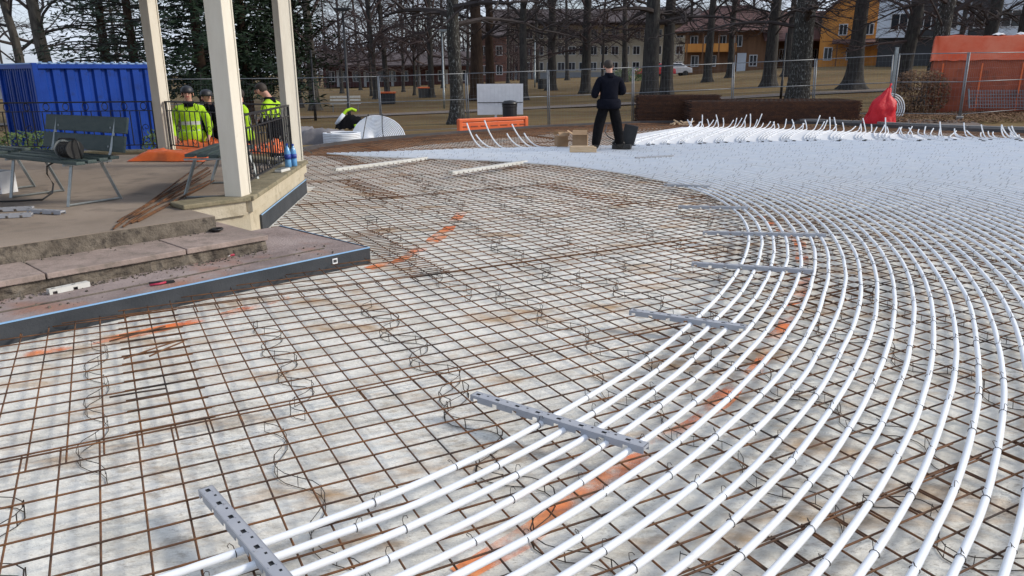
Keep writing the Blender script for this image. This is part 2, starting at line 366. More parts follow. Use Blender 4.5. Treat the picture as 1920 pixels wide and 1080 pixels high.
for i in range(8, 13):
    d = Q[i + 1] - Q[i]; n = max(1, round(d.length / 1.0))
    for k in range(n):
        c = Q[i] + d * ((k + .5) / n)
        q = MB(); q.box((0, 0, 0), (d.length / n - .012, .16, .35)); q.build('kerbstone', M['kerbgrey'], kr, loc=(c.x, c.y, .04 + .006 * (k % 2)), rz=math.atan2(d.y, d.x), bevel=.012)

# ------------------------------------------------------------------ bandstand
ZP, Z1, Z2, ZC = .15, .29, .43, .48
dv = Vector((math.cos(R(47)), math.sin(R(47)), 0)); nv = Vector((-dv.y, dv.x, 0))
V0 = at(446, 366, ZC); V0.z = 0
side = 2.92
OCT = [V0]
for p in (at(552, 302, ZC), at(313, 281, ZC)): p.z = 0; OCT.append(p)
for a, l_ in ((186, 3.5), (230, 3.1), (275, 2.9), (320, 2.9)): OCT.append(OCT[-1] + l_ * Vector((math.cos(R(a)), math.sin(R(a)), 0)))
OCT.append(V0 - dv * 2.95)
cen = sum(OCT, Vector()) / 8
def dn(d, n, z=0.0): p = dv * d + nv * n; return (p.x, p.y, z)
band = empty('bandstand', (cen.x, cen.y, 0), label='octagonal bandstand with cream timber posts, black railing and stone steps', cat='bandstand')
def bput(mb, name, m, **k):
    o = mb.build(name, m, **k); o.parent = band; o.matrix_parent_inverse = Matrix.Translation((-cen.x, -cen.y, 0)); return o
def octo(scale): return [(cen.x + (p.x - cen.x) * scale, cen.y + (p.y - cen.y) * scale) for p in OCT]
S0n, S0d = dv.dot(at(690, 464, ZP)), nv.dot(at(690, 464, ZP))
s1 = at(500, 441, Z1); s2 = at(402, 405, Z2)
pd, pn = dv.dot(at(690, 464, ZP)), nv.dot(at(690, 464, ZP))
d1, n1 = dv.dot(s1), nv.dot(s1)
d2, n2 = dv.dot(s2), nv.dot(s2)
# floor
q = MB(); q.prism(octo(1.0), .0, Z2 - .004); q.prism([dn(d2, n2)[:2], dn(d2, n2 + .75)[:2], dn(-3.4, n2 + .75)[:2], dn(-3.4, n2)[:2]], .0, Z2)
bput(q, 'floor', M['floor'])
# riser of the upper step, rough old concrete
q = MB()
def rough_face(qb, d_a, d_b, n, z_a, z_b, amp, nx=150, nz=8, seed=0.0):
    k = len(qb.v)
    for i in range(nx + 1):
        for j in range(nz + 1):
            d = lerp(d_a, d_b, i / nx); z = lerp(z_a, z_b, j / nz)
            e = amp * (nse(d * 9, z * 9, seed) + .6 * nse(d * 25, z * 25, seed)) * (0 if j in (nz,) else 1)
            p = dn(d, n - .004 - max(0, .004 + e)); qb.v.append((p[0], p[1], z))
    for i in range(nx):
        for j in range(nz):
            a = k + i * (nz + 1) + j; qb.f.append((a, a + nz + 1, a + nz + 2, a + 1)); qb.mi.append(0)
rough_face(q, -3.4, d2 + .002, n2, Z1 - .01, Z2 - .004, .006, seed=3)
e = dn(d2 + .004, n2, 0); f = dn(d2 + .004, n2 + .45, 0)
q.face([(e[0], e[1], Z1 - .05), (f[0], f[1], Z1 - .05), (f[0], f[1], Z2 - .003), (e[0], e[1], Z2 - .003)])
bput(q, 'upper_riser', M['concrete_brown'], smooth=True)
# lower step: rough block plus stone treads
q = MB(); q.prism([dn(d1 - .01, n1 + .03)[:2], dn(d1 - .01, n2 + .5)[:2], dn(-3.4, n2 + .5)[:2], dn(-3.4, n1 + .03)[:2]], 0, Z1 - .047)
rough_face(q, -3.4, d1 - .01, n1 + .025, ZP - .02, Z1 - .05, .040, seed=8)
bput(q, 'lower_riser', M['concrete_brown'])
cuts = [-3.4, dv.dot(at(-420, 590, Z1)), dv.dot(at(82, 511, Z1)), dv.dot(at(345, 466, Z1)), d1 + .012]
for k in range(4):
    q = MB(); g = .006
    q.prism([dn(cuts[k] + g, n1 - .012 + .004 * (k % 2))[:2], dn(cuts[k + 1] - g, n1 - .012)[:2], dn(cuts[k + 1] - g, n2 + .02 if k < 3 else n2 + .42)[:2], dn(cuts[k] + g, n2 + .02)[:2]], Z1 - .045, Z1 + .002 * (k % 2))
    bput(q, 'tread', M['stone'], bevel=.006)
# plinth round the steps
e_in = dn(pd - 1.0, pn + 1.55)
q = MB(); q.prism([dn(pd, pn)[:2], dn(pd - .02, pn + 1.55)[:2], dn(-3.4, pn + 1.55)[:2], dn(-3.4, pn)[:2]], 0.002, ZP)
bput(q, 'plinth', M['concrete_red'])
q = MB()      # groove lines of the plinth top: a thin raised mortar seam
q.tube([dn(-3.3, pn + .26, ZP + .002), dn(.6, pn + .27, ZP + .002), dn(2.4, pn + .25, ZP + .002), dn(pd - .3, pn + .27, ZP + .002)], .009, 5)
bput(q, 'seam', M['concrete_brown'])
# curb round the octagon (front edge short return, sides full)
def edge_box(a, b, th, z0, z1, out=.0, inn=None, ext=0.0):
    t = (b - a).normalized(); n = Vector((t.y, -t.x, 0))
    a = a - t * ext; b = b + t * ext
    inn = th if inn is None else inn
    P = [a + n * out, b + n * out, b - n * inn, a - n * inn]
    q = MB(); q.prism([(p.x, p.y) for p in P], z0, z1); return q
F0 = V0 - dv * .62
for k, (a, b) in enumerate([(F0, OCT[0]), (OCT[0], OCT[1]), (OCT[1], OCT[2]), (OCT[2], OCT[3]), (OCT[3], OCT[4])]):
    xt = .075 if k else .0
    bput(edge_box(a, b, .2, Z2 - .12 if k else Z1, ZC - .05, out=.155, inn=.1, ext=.064 if k else 0), 'curb_face', M['curb'])
    bput(edge_box(a, b, .2, ZC - .05, ZC + .001 * k, out=.185, inn=.14, ext=.076 if k else .05), 'curb_top', M['curbtop'], bevel=.012)
    bput(edge_box(a, b, .2, -.02, Z2 - .12, out=.115, inn=.1, ext=.05), 'base_wall', M['curb'])
# posts
for k in range(8):
    p = OCT[k]; dirv = (p - cen).normalized(); a = (R(-10), R(-48), R(-24))[k] if k < 3 else math.atan2(dirv.y, dirv.x)
    q = MB(); q.box((0, 0, 1.45), (.19, .19, 2.9 + .0))
    o = put('post', q.mesh('post', M['postpaint']), None, (p.x, p.y, ZC - .003), a, .006); o.parent = band; o.matrix_parent_inverse = Matrix.Translation((-cen.x, -cen.y, 0))
    q = MB(); q.box((.099, .085, 1.45), (.014, .018, 2.86)); q.build('corner_bead', M['postpaint'], o)
# ring beam and roof (above the picture)
for k in range(8):
    q = edge_box(OCT[k], OCT[(k + 1) % 8], .1, 3.36, 3.6, out=.08, inn=.08); bput(q, 'beam', M['postpaint'])
q = MB(); ro = octo(1.14); top = (cen.x, cen.y, 5.0)
for k in range(8):
    a, b = ro[k], ro[(k + 1) % 8]; q.face([(a[0], a[1], 3.55), (b[0], b[1], 3.55), top])
bput(q, 'roof', M['roofdark'])
# iron railings
def railing(a, b, z, nb):
    t = b - a; Ln = t.length; rz = math.atan2(t.y, t.x)
    r = empty('railing', (a.x, a.y, z), rz); r.parent = band; r.matrix_parent_inverse = Matrix.Translation((-cen.x, -cen.y, 0))
    g0, g1 = .12, Ln - .12
    for zz, hh, nm in ((.80, .022, 'top_rail'), (.655, .014, 'upper_rail'), (.09, .016, 'bottom_rail')):
        q = MB(); q.box(((g0 + g1) / 2, 0, zz), (g1 - g0, .035 if hh > .02 else .02, hh)); q.build(nm, M['iron'], r)
    for x in (g0 + .02, g1 - .02):
        q = MB(); q.box((0, 0, .40), (.03, .03, .80)); q.box((0, 0, .006), (.07, .05, .012)); q.build('end_post', M['iron'], r, loc=(x, 0, 0))
    bm_ = MB(); bm_.box((0, 0, .365), (.013, .013, .56)); bme = bm_.mesh('baluster', M['iron'])
    sc = MB(); sc.tube([(.048 * math.cos(i * .5236), 0, .7275 + .06 * math.sin(i * .5236)) for i in range(12)], .007, 4, closed=True); sme = sc.mesh('scroll', M['iron'])
    s2_ = MB(); s2_.tube([((.015 + .0052 * i) * math.cos(i * .7), 0, .18 + (.015 + .0052 * i) * math.sin(i * .7)) for i in range(11)], .006, 4); s2e = s2_.mesh('spiral', M['iron'])
    for i in range(nb):
        x = lerp(g0 + .09, g1 - .09, i / (nb - 1)); put('baluster', bme, r, (x, 0, 0))
        if i < nb - 1:
            dx = (g1 - g0 - .18) / (nb - 1)
            if i % 2 == 0: put('scroll', sme, r, (x + dx / 2, 0, 0))
            if i % 3 == 0: put('spiral', s2e, r, (x + dx / 2, 0, 0)); o = put('spiral', s2e, r, (x + dx / 2, 0, .56)); o.scale = (1, 1, -1)
railing(OCT[0], OCT[1], ZC, 21); railing(OCT[1], OCT[2], ZC, 21); railing(OCT[2], OCT[3], ZC, 21)
# foam edge strip with blue film: front and return of the plinth, and along the right face
def foam(label, pts, z0, z1, th=.022):
    r = empty('foam_edge_strip', (0, 0, 0), label=label, cat='edging strip')
    P = [Vector((p[0], p[1], 0)) for p in pts]
    wall_strip(P, z0, z1, -th).build('foam', M['foam'], r)
    Pn = [p for p in P]
    q = MB()
    I1 = inset(P, th + .003); I0 = inset(P, th - .010)
    for i in range(len(P) - 1):
        q.face([(I1[i].x, I1[i].y, z1 + .003), (I1[i + 1].x, I1[i + 1].y, z1 + .003), (I0[i + 1].x, I0[i + 1].y, z1 + .003), (I0[i].x, I0[i].y, z1 + .003)])
        q.face([(I1[i].x, I1[i].y, z1 - .006), (I1[i + 1].x, I1[i + 1].y, z1 - .006), (I1[i + 1].x, I1[i + 1].y, z1 + .003), (I1[i].x, I1[i].y, z1 + .003)])
    q.build('blue_film', M['bluetape'], r)
    return r
fs = foam('long dark grey foam strip with blue film edge in front of the steps', [dn(-3.4, pn)[:2], dn(pd, pn)[:2], dn(pd - .02, pn + 1.55)[:2]], .0, ZP + .004)
lab = at(637, 491, .10); lp = dn(dv.dot(lab), pn - .026)
q = MB(); q.box((0, 0, 0), (.052, .002, .05)); o = q.build('paper_label', M['white'], fs, loc=(lp[0], lp[1], .095), rz=R(47))
for i in range(6):
    q = MB(); q.box((0, 0, 0), (.003 + .002 * (i % 2), .0015, .026)); q.build('barcode_bar', M['black'], o, loc=(-.016 + i * .006, -.0018, 0))
t01 = (OCT[1] - OCT[0]).normalized(); n01 = Vector((t01.y, -t01.x, 0))
a_ = OCT[0] + t01 * .35 + n01 * .118; b_ = OCT[1] + n01 * .118 + t01 * .05
foam('foam strip with blue film along the right side of the bandstand base', [(a_.x, a_.y), (b_.x, b_.y)], .0, .20)

# loose rubble and grit on the plinth and steps
rr_ = random.Random(31); mb = MB()
for k in range(900):
    if k < 620: d_, n_, z_ = rr_.uniform(-1.5, d1 - .05), n1 - abs(rr_.gauss(0, .05)) - .005, ZP
    elif k < 760: d_, n_, z_ = rr_.uniform(-1.5, pd - .2), pn + rr_.uniform(.03, .5), ZP
    else: d_, n_, z_ = rr_.uniform(-1.5, d2), n2 - abs(rr_.gauss(0, .04)), Z1 + .002
    sz = rr_.uniform(.003, .012) * (1.5 if rr_.random() < .06 else 1); p_ = dn(d_, n_)
    mb.box((p_[0], p_[1], z_ + sz * .3), (sz * 2, sz * 1.5, sz * 1.2), rz=rr_.uniform(0, 3), taper=.6)
tag(mb.build('rubble', M['concrete_brown']), 'crumbs of broken concrete along the foot of the steps', 'rubble', kind='stuff')

# ------------------------------------------------------------------ orange spray marks on the membrane
def paint(label, px, wid, z=.004):
    P = [at(u, v, z) for u, v in px]
    pts = []
    for i in range(len(P) - 1):
        for k in range(6): pts.append(P[i].lerp(P[i + 1], k / 6))
    pts.append(P[-1]); mb = MB()
    Lf = [p + n for p, n in zip(pts, [Vector()] * len(pts))]
    for i, p in enumerate(pts):
        t = pts[min(i + 1, len(pts) - 1)] - pts[max(i - 1, 0)]; n = Vector((-t.y, t.x, 0)).normalized(); ww = wid * (.8 + .5 * nse(p.x * 3, p.y * 3))
        a, b = p + n * ww / 2, p - n * ww / 2; mb.v += [tuple(a), tuple(b)]
        if i: k = 2 * i; mb.f.append((k - 2, k - 1, k + 1, k)); mb.mi.append(0)
    o = mb.build('spray_marking', M['orange_paint']); tag(o, label, kind='structure')
paint('orange spray arc round the steps', [(-40, 680), (100, 655), (260, 625), (420, 590), (540, 556)], .14)
paint('orange spray arc past the plinth corner', [(690, 503), (745, 490), (800, 460), (838, 432), (866, 398)], .17)
paint('orange spray arc under the pipes', [(860, 1078), (980, 1010), (1100, 920), (1230, 840), (1330, 770), (1420, 690), (1478, 600), (1508, 520), (1500, 455), (1425, 405)], .13)

# ------------------------------------------------------------------ rebar mesh sheets
ZM = .066
ax = Vector((math.cos(A_ROT), math.sin(A_ROT), 0)); bx_ = Vector((ax.y, -ax.x, 0))     # A bars run along ax, B bars along bx_ (towards the camera)
G0 = Vector((-1.644, 3.327, 0)); CA, CB = .155, .146
rng = random.Random(5)
plinth_poly = [Vector(dn(pd + .08, pn - .06)), Vector(dn(pd + .08, pn + 1.6)), Vector(dn(-3.4, pn + 1.6)), Vector(dn(-3.4, pn - .06))]
oct_poly = [Vector((x, y, 0)) for x, y in octo(1.06)]
pit_in = inset(KERB, .05)
def clip_out(poly, a, b):
    """parameter interval of a->b that lies inside a convex polygon, or None"""
    area = sum(poly[i].x * poly[(i + 1) % len(poly)].y - poly[(i + 1) % len(poly)].x * poly[i].y for i in range(len(poly)))
    sg = 1 if area > 0 else -1; t0, t1 = 0.0, 1.0; d = b - a
    for i in range(len(poly)):
        p, q = poly[i], poly[(i + 1) % len(poly)]; e = q - p; n = Vector((e.y, -e.x, 0)) * sg
        den = n.dot(d); num = n.dot(a - p)
        if abs(den) < 1e-9:
            if num > 0: return None
        elif den > 0: t1 = min(t1, -num / den)
        else: t0 = max(t0, -num / den)
        if t0 >= t1: return None
    return t0, t1
def far_y(x):   # kerb line
    return interp(x, [p.x for p in pit_in], [p.y for p in pit_in]) if x > pit_in[0].x else -99
def bar_segments(a, b):
    segs = [(0.0, 1.0)]
    for poly in (plinth_poly, oct_poly):
        c = clip_out(poly, a, b)
        if c:
            ns = []
            for s, e in segs:
                if c[0] > s: ns.append((s, min(e, c[0])))
                if c[1] < e: ns.append((max(s, c[1]), e))
            segs = ns
    out = []
    for s, e in segs:
        N = 40; run = None
        for k in range(N + 1):
            t = lerp(s, e, k / N); p = a.lerp(b, t); ok = p.y < far_y(p.x) and p.x < 15.5
            if ok and run is None: run = t
            if (not ok or k == N) and run is not None:
                if t - run > 1e-3: out.append((run, t))
                run = None
    return [(a.lerp(b, s), a.lerp(b, e)) for s, e in out if (b - a).length * (e - s) > .06]
ub = []
for vseed in range(3):
    q = MB(); n = 6
    q.tube([(x / 4 - .5, 0, 0) for x in range(5)], .0044, 6); ub.append(q.mesh('bar', M['rust'], True))
def place_bar(parent, a, b, z, k):
    d = b - a; o = put('bar', ub[k % 3], parent, None); c = (a + b) / 2
    o.location = (c.x - parent.location.x, c.y - parent.location.y, z - parent.location.z)
    o.rotation_euler = (0, 0, math.atan2(d.y, d.x)); o.scale = (d.length, 1, 1); return o
def in_view(p, m=1.15):
    return p.y > 1.3 and abs(p.x) < p.y * .70 * m + .4
NI, NJ = 14, 33            # cells of one sheet across (B) and along (A)
near_names = {}
cnt = 0
for ri in range(-9, 3):
    for rj in range(-3, 5):
        i0 = ri * NI; j0 = rj * (NJ - 2) - 1.0 + {0: 19, -1: 0, 1: 4, -2: 14, -3: 6, -4: 21, -5: 10, -6: 26, -7: 3, -8: 16, -9: 8, 2: 0}[ri]
        ctr = G0 + ax * CA * (j0 + NJ / 2) + bx_ * CB * (i0 + NI / 2)
        dx, dyy, da = rng.uniform(-.012, .012), rng.uniform(-.015, .015), rng.uniform(-.004, .004)
        zz = ZM + .0095 * ((ri + rj) % 2) + .003 * (rj % 2)
        sa = Vector((math.cos(A_ROT + da), math.sin(A_ROT + da), 0)); sb = Vector((sa.y, -sa.x, 0))
        org = G0 + ax * (CA * j0 + dx) + bx_ * (CB * i0 + dyy)
        bars = []
        for i in range(NI + 1):
            if i == NI: off = CB * i - .022 + CB * .0
            else: off = CB * i
            a = org + sb * (off + rng.uniform(-.004, .004)) - sa * .03; b = a + sa * (CA * NJ + .06)
            bars += [(s, e, zz) for s, e in bar_segments(a, b)]
        for j in range(3, NJ + 1):
            a = org + sa * (CA * j + rng.uniform(-.004, .004)) - sb * .03; b = a + sb * (CB * NI + .16)
            bars += [(s, e, zz - .0085) for s, e in bar_segments(a, b)]
        bars = [q for q in bars if in_view(q[0]) or in_view(q[1]) or in_view((q[0] + q[1]) / 2) or in_view(q[0].lerp(q[1], .25)) or in_view(q[0].lerp(q[1], .75))]
        if not bars: continue
        mind = min(min(q[0].length, q[1].length, ((q[0] + q[1]) / 2).length) for q in bars)
        c = sum(((q[0] + q[1]) / 2 for q in bars), Vector()) / len(bars)
        rt = empty('rebar_mesh_sheet', (c.x, c.y, 0))
        if mind < 8.0:
            for k, (s, e, z) in enumerate(bars): place_bar(rt, s, e, z, k)
        else:
            q = MB()
            for s, e, z in bars: q.tube([s - Vector((c.x, c.y, -z)), e - Vector((c.x, c.y, -z))], .0044, 4, cap=False)
            o = q.build('bars', M['rust'], rt); o['kind'] = 'stuff'
        near_names[(ri, rj)] = (rt, c)
        cnt += 1
for (ri, rj), (rt, c) in near_names.items():
    if ri == 0 and rj == -1: lb = 'rusty rebar mesh sheet in the near left corner, in front of the foam strip'
    elif ri == 0 and rj == 0: lb = 'rusty rebar mesh sheet in the foreground crossed by the nearest grey clip rail'
    elif ri == -1 and rj == 0: lb = 'rusty rebar mesh sheet in the middle, lapped just beyond the foreground sheet'
    elif c.y > 13: lb = 'rusty rebar mesh sheet far back near the kerb and worker'
    elif c.x > 1.6: lb = 'rusty rebar mesh sheet lying under the curved white pipes'
    else: lb = 'rusty rebar mesh sheet lying bare between bandstand and pipes'
    tag(rt, lb, 'rebar mesh', 'rebar mesh sheets on the pit floor')
# wavy wire spacers under the mesh
rng = random.Random(11)
def spacer_mesh(seed):
    q = MB(); r = random.Random(seed); n = 34; Ln = 1.9; pts = []
    ph = r.uniform(0, 6); wl = .56
    for i in range(n + 1):
        y = i / n * Ln - Ln / 2; s = math.sin(2 * math.pi * y / wl + ph); pts.append(Vector((.085 * math.copysign(abs(s) ** .7, s) + .01 * math.sin(y * 5 + seed), y, 0)))
    q.tube([p + Vector((0, 0, .054)) for p in pts], .0023, 4); q.tube([p + Vector((0, 0, .004)) for p in pts], .0023, 4)
    for i in range(0, n + 1, 2): q.tube([pts[i] + Vector((0, 0, .003)), pts[i] + Vector((.004, .004, .058))], .002, 4)
    return q.mesh('wire_spacer', M['wire'])
sm = [spacer_mesh(k) for k in range(4)]
bdir = math.atan2(-bx_.y, -bx_.x)
for si in range(-8, 2):
    for sj in range(-6, 14):
        p = G0 + ax * (sj * .92 + .35 + rng.uniform(-.1, .1) + .25 * (si % 2)) + bx_ * (si * 1.75 + 1.1 + rng.uniform(-.12, .12))
        if not in_view(p) or p.y > 13 or p.x > 7: continue
        if any(clip_out(poly, p - bx_ * .95, p + bx_ * .95) for poly in (plinth_poly, oct_poly)): continue
        o = put('wire_spacer', sm[rng.randrange(4)], None, (p.x, p.y, .001), bdir - math.pi / 2 + rng.uniform(-.13, .13)); o.scale = (rng.choice((-1, 1)) * rng.uniform(.7, 1.35), rng.uniform(.8, 1.12), 1)
        tag(o, 'wavy dark wire spacer strip holding the rebar mesh off the ground', 'spacer', 'wavy wire spacers under the mesh')
# a few loose short bars left on the mesh, as in the lap by the steps
for k, (u0, v0, u1, v1) in enumerate([(205, 640, 310, 612), (232, 673, 330, 640), (280, 668, 345, 640), (205, 745, 312, 728), (1010, 470, 1075, 458)]):
    a, b = at(u0, v0, ZM + .022), at(u1, v1, ZM + .022); q = MB(); d = b - a; c = (a + b) / 2
    q.tube([(-d.length / 2, 0, 0), (0, .006, 0), (d.length / 2, 0, 0)], .005, 6)
    tag(q.build('loose_bar', M['rust'], loc=c, rz=math.atan2(d.y, d.x), smooth=True), 'short loose rusty bar left on top of the mesh in front of the steps' if k < 4 else 'short loose rusty bar on the mesh left of the pipe curve', 'steel bar', 'loose bars on the mesh' if k < 4 else None)

# ------------------------------------------------------------------ white heating pipes
PR = .0152; ZPI = ZM + .022 + PR
innerpx = [(350, 1080), (500, 1012), (760, 908), (1025, 788), (1170, 702), (1300, 610), (1392, 510), (1412, 450), (1370, 395), (1280, 350), (1200, 328), (1050, 309), (800, 297), (625, 288)]
PC = Vector((-6.3, 8.7, 0))
inner = [at(u, v, ZPI) for u, v in innerpx]
th_r = [(math.atan2(p.y - PC.y, p.x - PC.x), math.hypot(p.x - PC.x, p.y - PC.y)) for p in inner]
# least squares polynomial r(theta), order 5
def polyfit(xs, ys, o):
    n = o + 1; A = [[sum(x ** (i + j) for x in xs) for j in range(n)] for i in range(n)]; B = [sum(y * x ** i for x, y in zip(xs, ys)) for i in range(n)]
    for i in range(n):
        pv = max(range(i, n), key=lambda k: abs(A[k][i])); A[i], A[pv] = A[pv], A[i]; B[i], B[pv] = B[pv], B[i]
        for k in range(i + 1, n):
            f = A[k][i] / A[i][i]; B[k] -= f * B[i]
            for j in range(i, n): A[k][j] -= f * A[i][j]
    X = [0] * n
    for i in reversed(range(n)): X[i] = (B[i] - sum(A[i][j] * X[j] for j in range(i + 1, n))) / A[i][i]
    return X
cf = polyfit([t for t, r in th_r], [r for t, r in th_r], 5)
t_lo, t_hi = th_r[0][0], th_r[-1][0]
def rad(t):
    if t < t_lo: return sum(c * t_lo ** i for i, c in enumerate(cf))
    t = min(t, t_hi); return sum(c * t ** i for i, c in enumerate(cf))
def base_pt(t): return Vector((PC.x + rad(t) * math.cos(t), PC.y + rad(t) * math.sin(t), 0))
TH = [lerp(-1.15, t_hi + .02, i / 150) for i in range(151)]
BASE = [base_pt(t) for t in TH]
for _ in range(6):
    BASE = [BASE[0]] + [(BASE[i - 1] + BASE[i] * 2 + BASE[i + 1]) / 4 for i in range(1, 150)] + [BASE[-1]]
NORM = []
for i in range(151):
    t = BASE[min(i + 1, 150)] - BASE[max(i - 1, 0)]; NORM.append(Vector((t.y, -t.x, 0)).normalized())
for _ in range(4): NORM = [NORM[0]] + [((NORM[i - 1] + NORM[i] * 2 + NORM[i + 1]) / 4).normalized() for i in range(1, 150)] + [NORM[-1]]
YBX = [-4.2, -.9, 1.2, 2.5, 5.6, 7.5, 9.4, 20]; YBY = [15.85, 16.7, 17.1, 17.3, 18.0, 18.3, 18.2, 17.9]
def yb(x): return interp(x, YBX, YBY)
TIPX = [2.5, 3.6, 5.2, 8.0, 10.0, 12.4]
TIPS = [at(1290, 239, ZPI), at(1330, 238, ZPI), at(1420, 239, ZPI), at(1600, 246, ZPI), at(1720, 251, ZPI), at(1925, 262, ZPI)]
def tip(x):
    return Vector((interp(x, TIPX, [p.x for p in TIPS]), interp(x, TIPX, [p.y for p in TIPS]), ZPI))
rng = random.Random(3)
tie = MB(); tr = PR + .0022
tie.tube([(0, tr * math.cos(i * math.pi / 5), tr * math.sin(i * math.pi / 5)) for i in range(10)], .0017, 4, closed=True)
tie.tube([(0, .004, tr), (.003, .008, tr + .016), (.012, .012, tr + .028), (.022, .006, tr + .026), (.02, -.004, tr + .018)], .0016, 4)
tie_me = tie.mesh('tie_wire', M['wire'])
coup = MB(); coup.tube([(-.04, 0, 0), (.04, 0, 0)], PR + .012, 8); coup_me = coup.mesh('coupling', M['black'])
ORD = ['innermost', 'second', 'third', 'fourth', 'fifth', 'sixth', 'seventh', 'eighth', 'ninth', 'tenth', 'eleventh', 'twelfth', 'thirteenth', 'fourteenth', 'fifteenth', 'sixteenth', 'seventeenth', 'eighteenth', 'nineteenth', 'twentieth']
NP = 108; SP = .117
for k in range(NP):
    off = k * SP; path = []; crossed = None; ph = rng.uniform(0, 99)
    for i in range(151):
        p = BASE[i] + NORM[i] * (off + .016 * nse(i * .09, ph) + .006 * nse(i * .35, ph + 7))
        p.z = ZPI + .003 * nse(i * .3, ph + 3)
        if p.y > yb(p.x) and p.y > 10:
            pp = path[-1]; f0 = yb(pp.x) - pp.y; f1 = p.y - yb(p.x); crossed = pp.lerp(p, f0 / (f0 + f1 + 1e-9)); path.append(crossed); break
        path.append(p)
    if len(path) < 5: continue
    # drop what lies behind the camera
    while len(path) > 6 and path[1].y < .6: path.pop(0)
    vis = [p for p in path if in_view(p, 1.05)]
    if not vis: continue
    ends_up = False
    if crossed is not None:
        x = crossed.x
        if x > 2.35:
            t_ = tip(x + rng.uniform(-.06, .06)); path = path[:-1]; s = path[-1]
            din = (path[-1] - path[-3]).normalized(); dout = (t_ - s); Ls = dout.length
            c1 = s + din * min(.5, Ls * .3); 
            for q_ in range(1, 13):
                u_ = q_ / 12; path.append(s * (1 - u_) ** 2 + c1 * 2 * u_ * (1 - u_) + t_ * u_ ** 2)
            ends_up = True; dirn = (path[-1] - path[-2]).normalized(); hh = rng.choice([.18, .22, .26, .3, .34, .4, .3, .26, .24, .55, .6]) * (.68 if x < 9 else .58)
            lean = rng.uniform(-.18, .12)
        elif -.75 < x < .98 and k % 4 != 1:
            ends_up = True; dirn = Vector((-.8, .45, 0)).normalized(); hh = rng.uniform(.30, .66); lean = rng.uniform(-.25, -.02)
        if ends_up:
            e = path[-1]
            for q_ in range(1, 8):
                u_ = q_ / 7; sx = Vector((lean, 0, 0)) * u_ ** 1.5
                path.append(Vector((e.x, e.y, e.z)) + dirn * (.30 * math.sin(u_ * 1.45)) + sx + Vector((0, 0, hh * (1 - math.cos(u_ * 1.5)))))
    o0 = vis[0]; org = Vector((o0.x, o0.y, 0)); near = min(p.length for p in vis)
    rt = empty('heating_pipe', org)
    q = MB(); q.tube([p - org for p in path], PR, 10 if near < 5 else 6); q.build('pipe', M['pipe'], rt, smooth=True)
    # ties
    acc = rng.uniform(0, .4); step = rng.uniform(.40, .56); far = MB(); nfar = 0
    for i in range(1, len(path) - (8 if ends_up else 1)):
        d = path[i] - path[i - 1]; acc += d.length
        if acc > step:
            acc = 0; step = rng.uniform(.36, .58); p = path[i]
            if not in_view(p, 1.1): continue
            dd = p.length; an = math.atan2(d.y, d.x)
            if dd < 7.5:
                o = put('tie_wire', tie_me, rt, (p.x - org.x, p.y - org.y, p.z)); o.rotation_euler = (rng.uniform(-.5, .5), 0, an); o.scale = (rng.choice((-1, 1)), 1, rng.uniform(.7, 1.15))
            elif dd < 22:
                c, s_ = math.cos(an), math.sin(an); b0 = p - org; r_ = PR + .003
                ring = [b0 + Vector((-s_ * r_ * math.cos(a), c * r_ * math.cos(a), r_ * math.sin(a))) for a in (-.4, .5, 1.57, 2.64, 3.54)]
                far.tube(ring, .0019, 3, cap=False); far.tube([b0 + Vector((0, 0, r_)), b0 + Vector((.006, .004, r_ + .010)), b0 + Vector((.014, 0, r_ + .012))], .0017, 3, cap=False); nfar += 1
    if nfar: o = far.build('tie_wires', M['wire'], rt); o['kind'] = 'stuff'
    if crossed is not None and crossed.x > 2.35 and k % 2 == 0:
        i = next((i for i in range(len(path) - 1) if path[i + 1].y > yb(path[i + 1].x) - .05 and path[i].y > 10), None)
        if i:
            p = path[i]; d = path[i + 1] - p; o = put('coupling', coup_me, rt, (p.x - org.x, p.y - org.y, p.z), math.atan2(d.y, d.x))
    if k < 20: tag(rt, '%s white heating pipe of the curved field, counted from its inner left edge' % ORD[k], 'pipe', 'white heating pipes of the curved field')
    else: tag(rt, 'white heating pipe in the dense far right of the pipe field', 'pipe', 'white heating pipes of the curved field')

# pale cover sheet under the pipe tails at the back
mb = MB(); mb.face([(p[0], p[1], ZM + .017) for p in [(2.5, 17.36), (3.36, 20.7), (5.2, 23.3)]] + [(t.x + .05, t.y - .05, ZM + .017) for t in TIPS[1:]] + [(14, 17.9, ZM + .017), (9.4, 18.25, ZM + .017), (7.5, 18.35, ZM + .017), (5.6, 18.05, ZM + .017)])
tag(mb.build('cover_sheet', M['white']), 'flat white cover sheet under the pipe ends at the far edge', 'sheet')
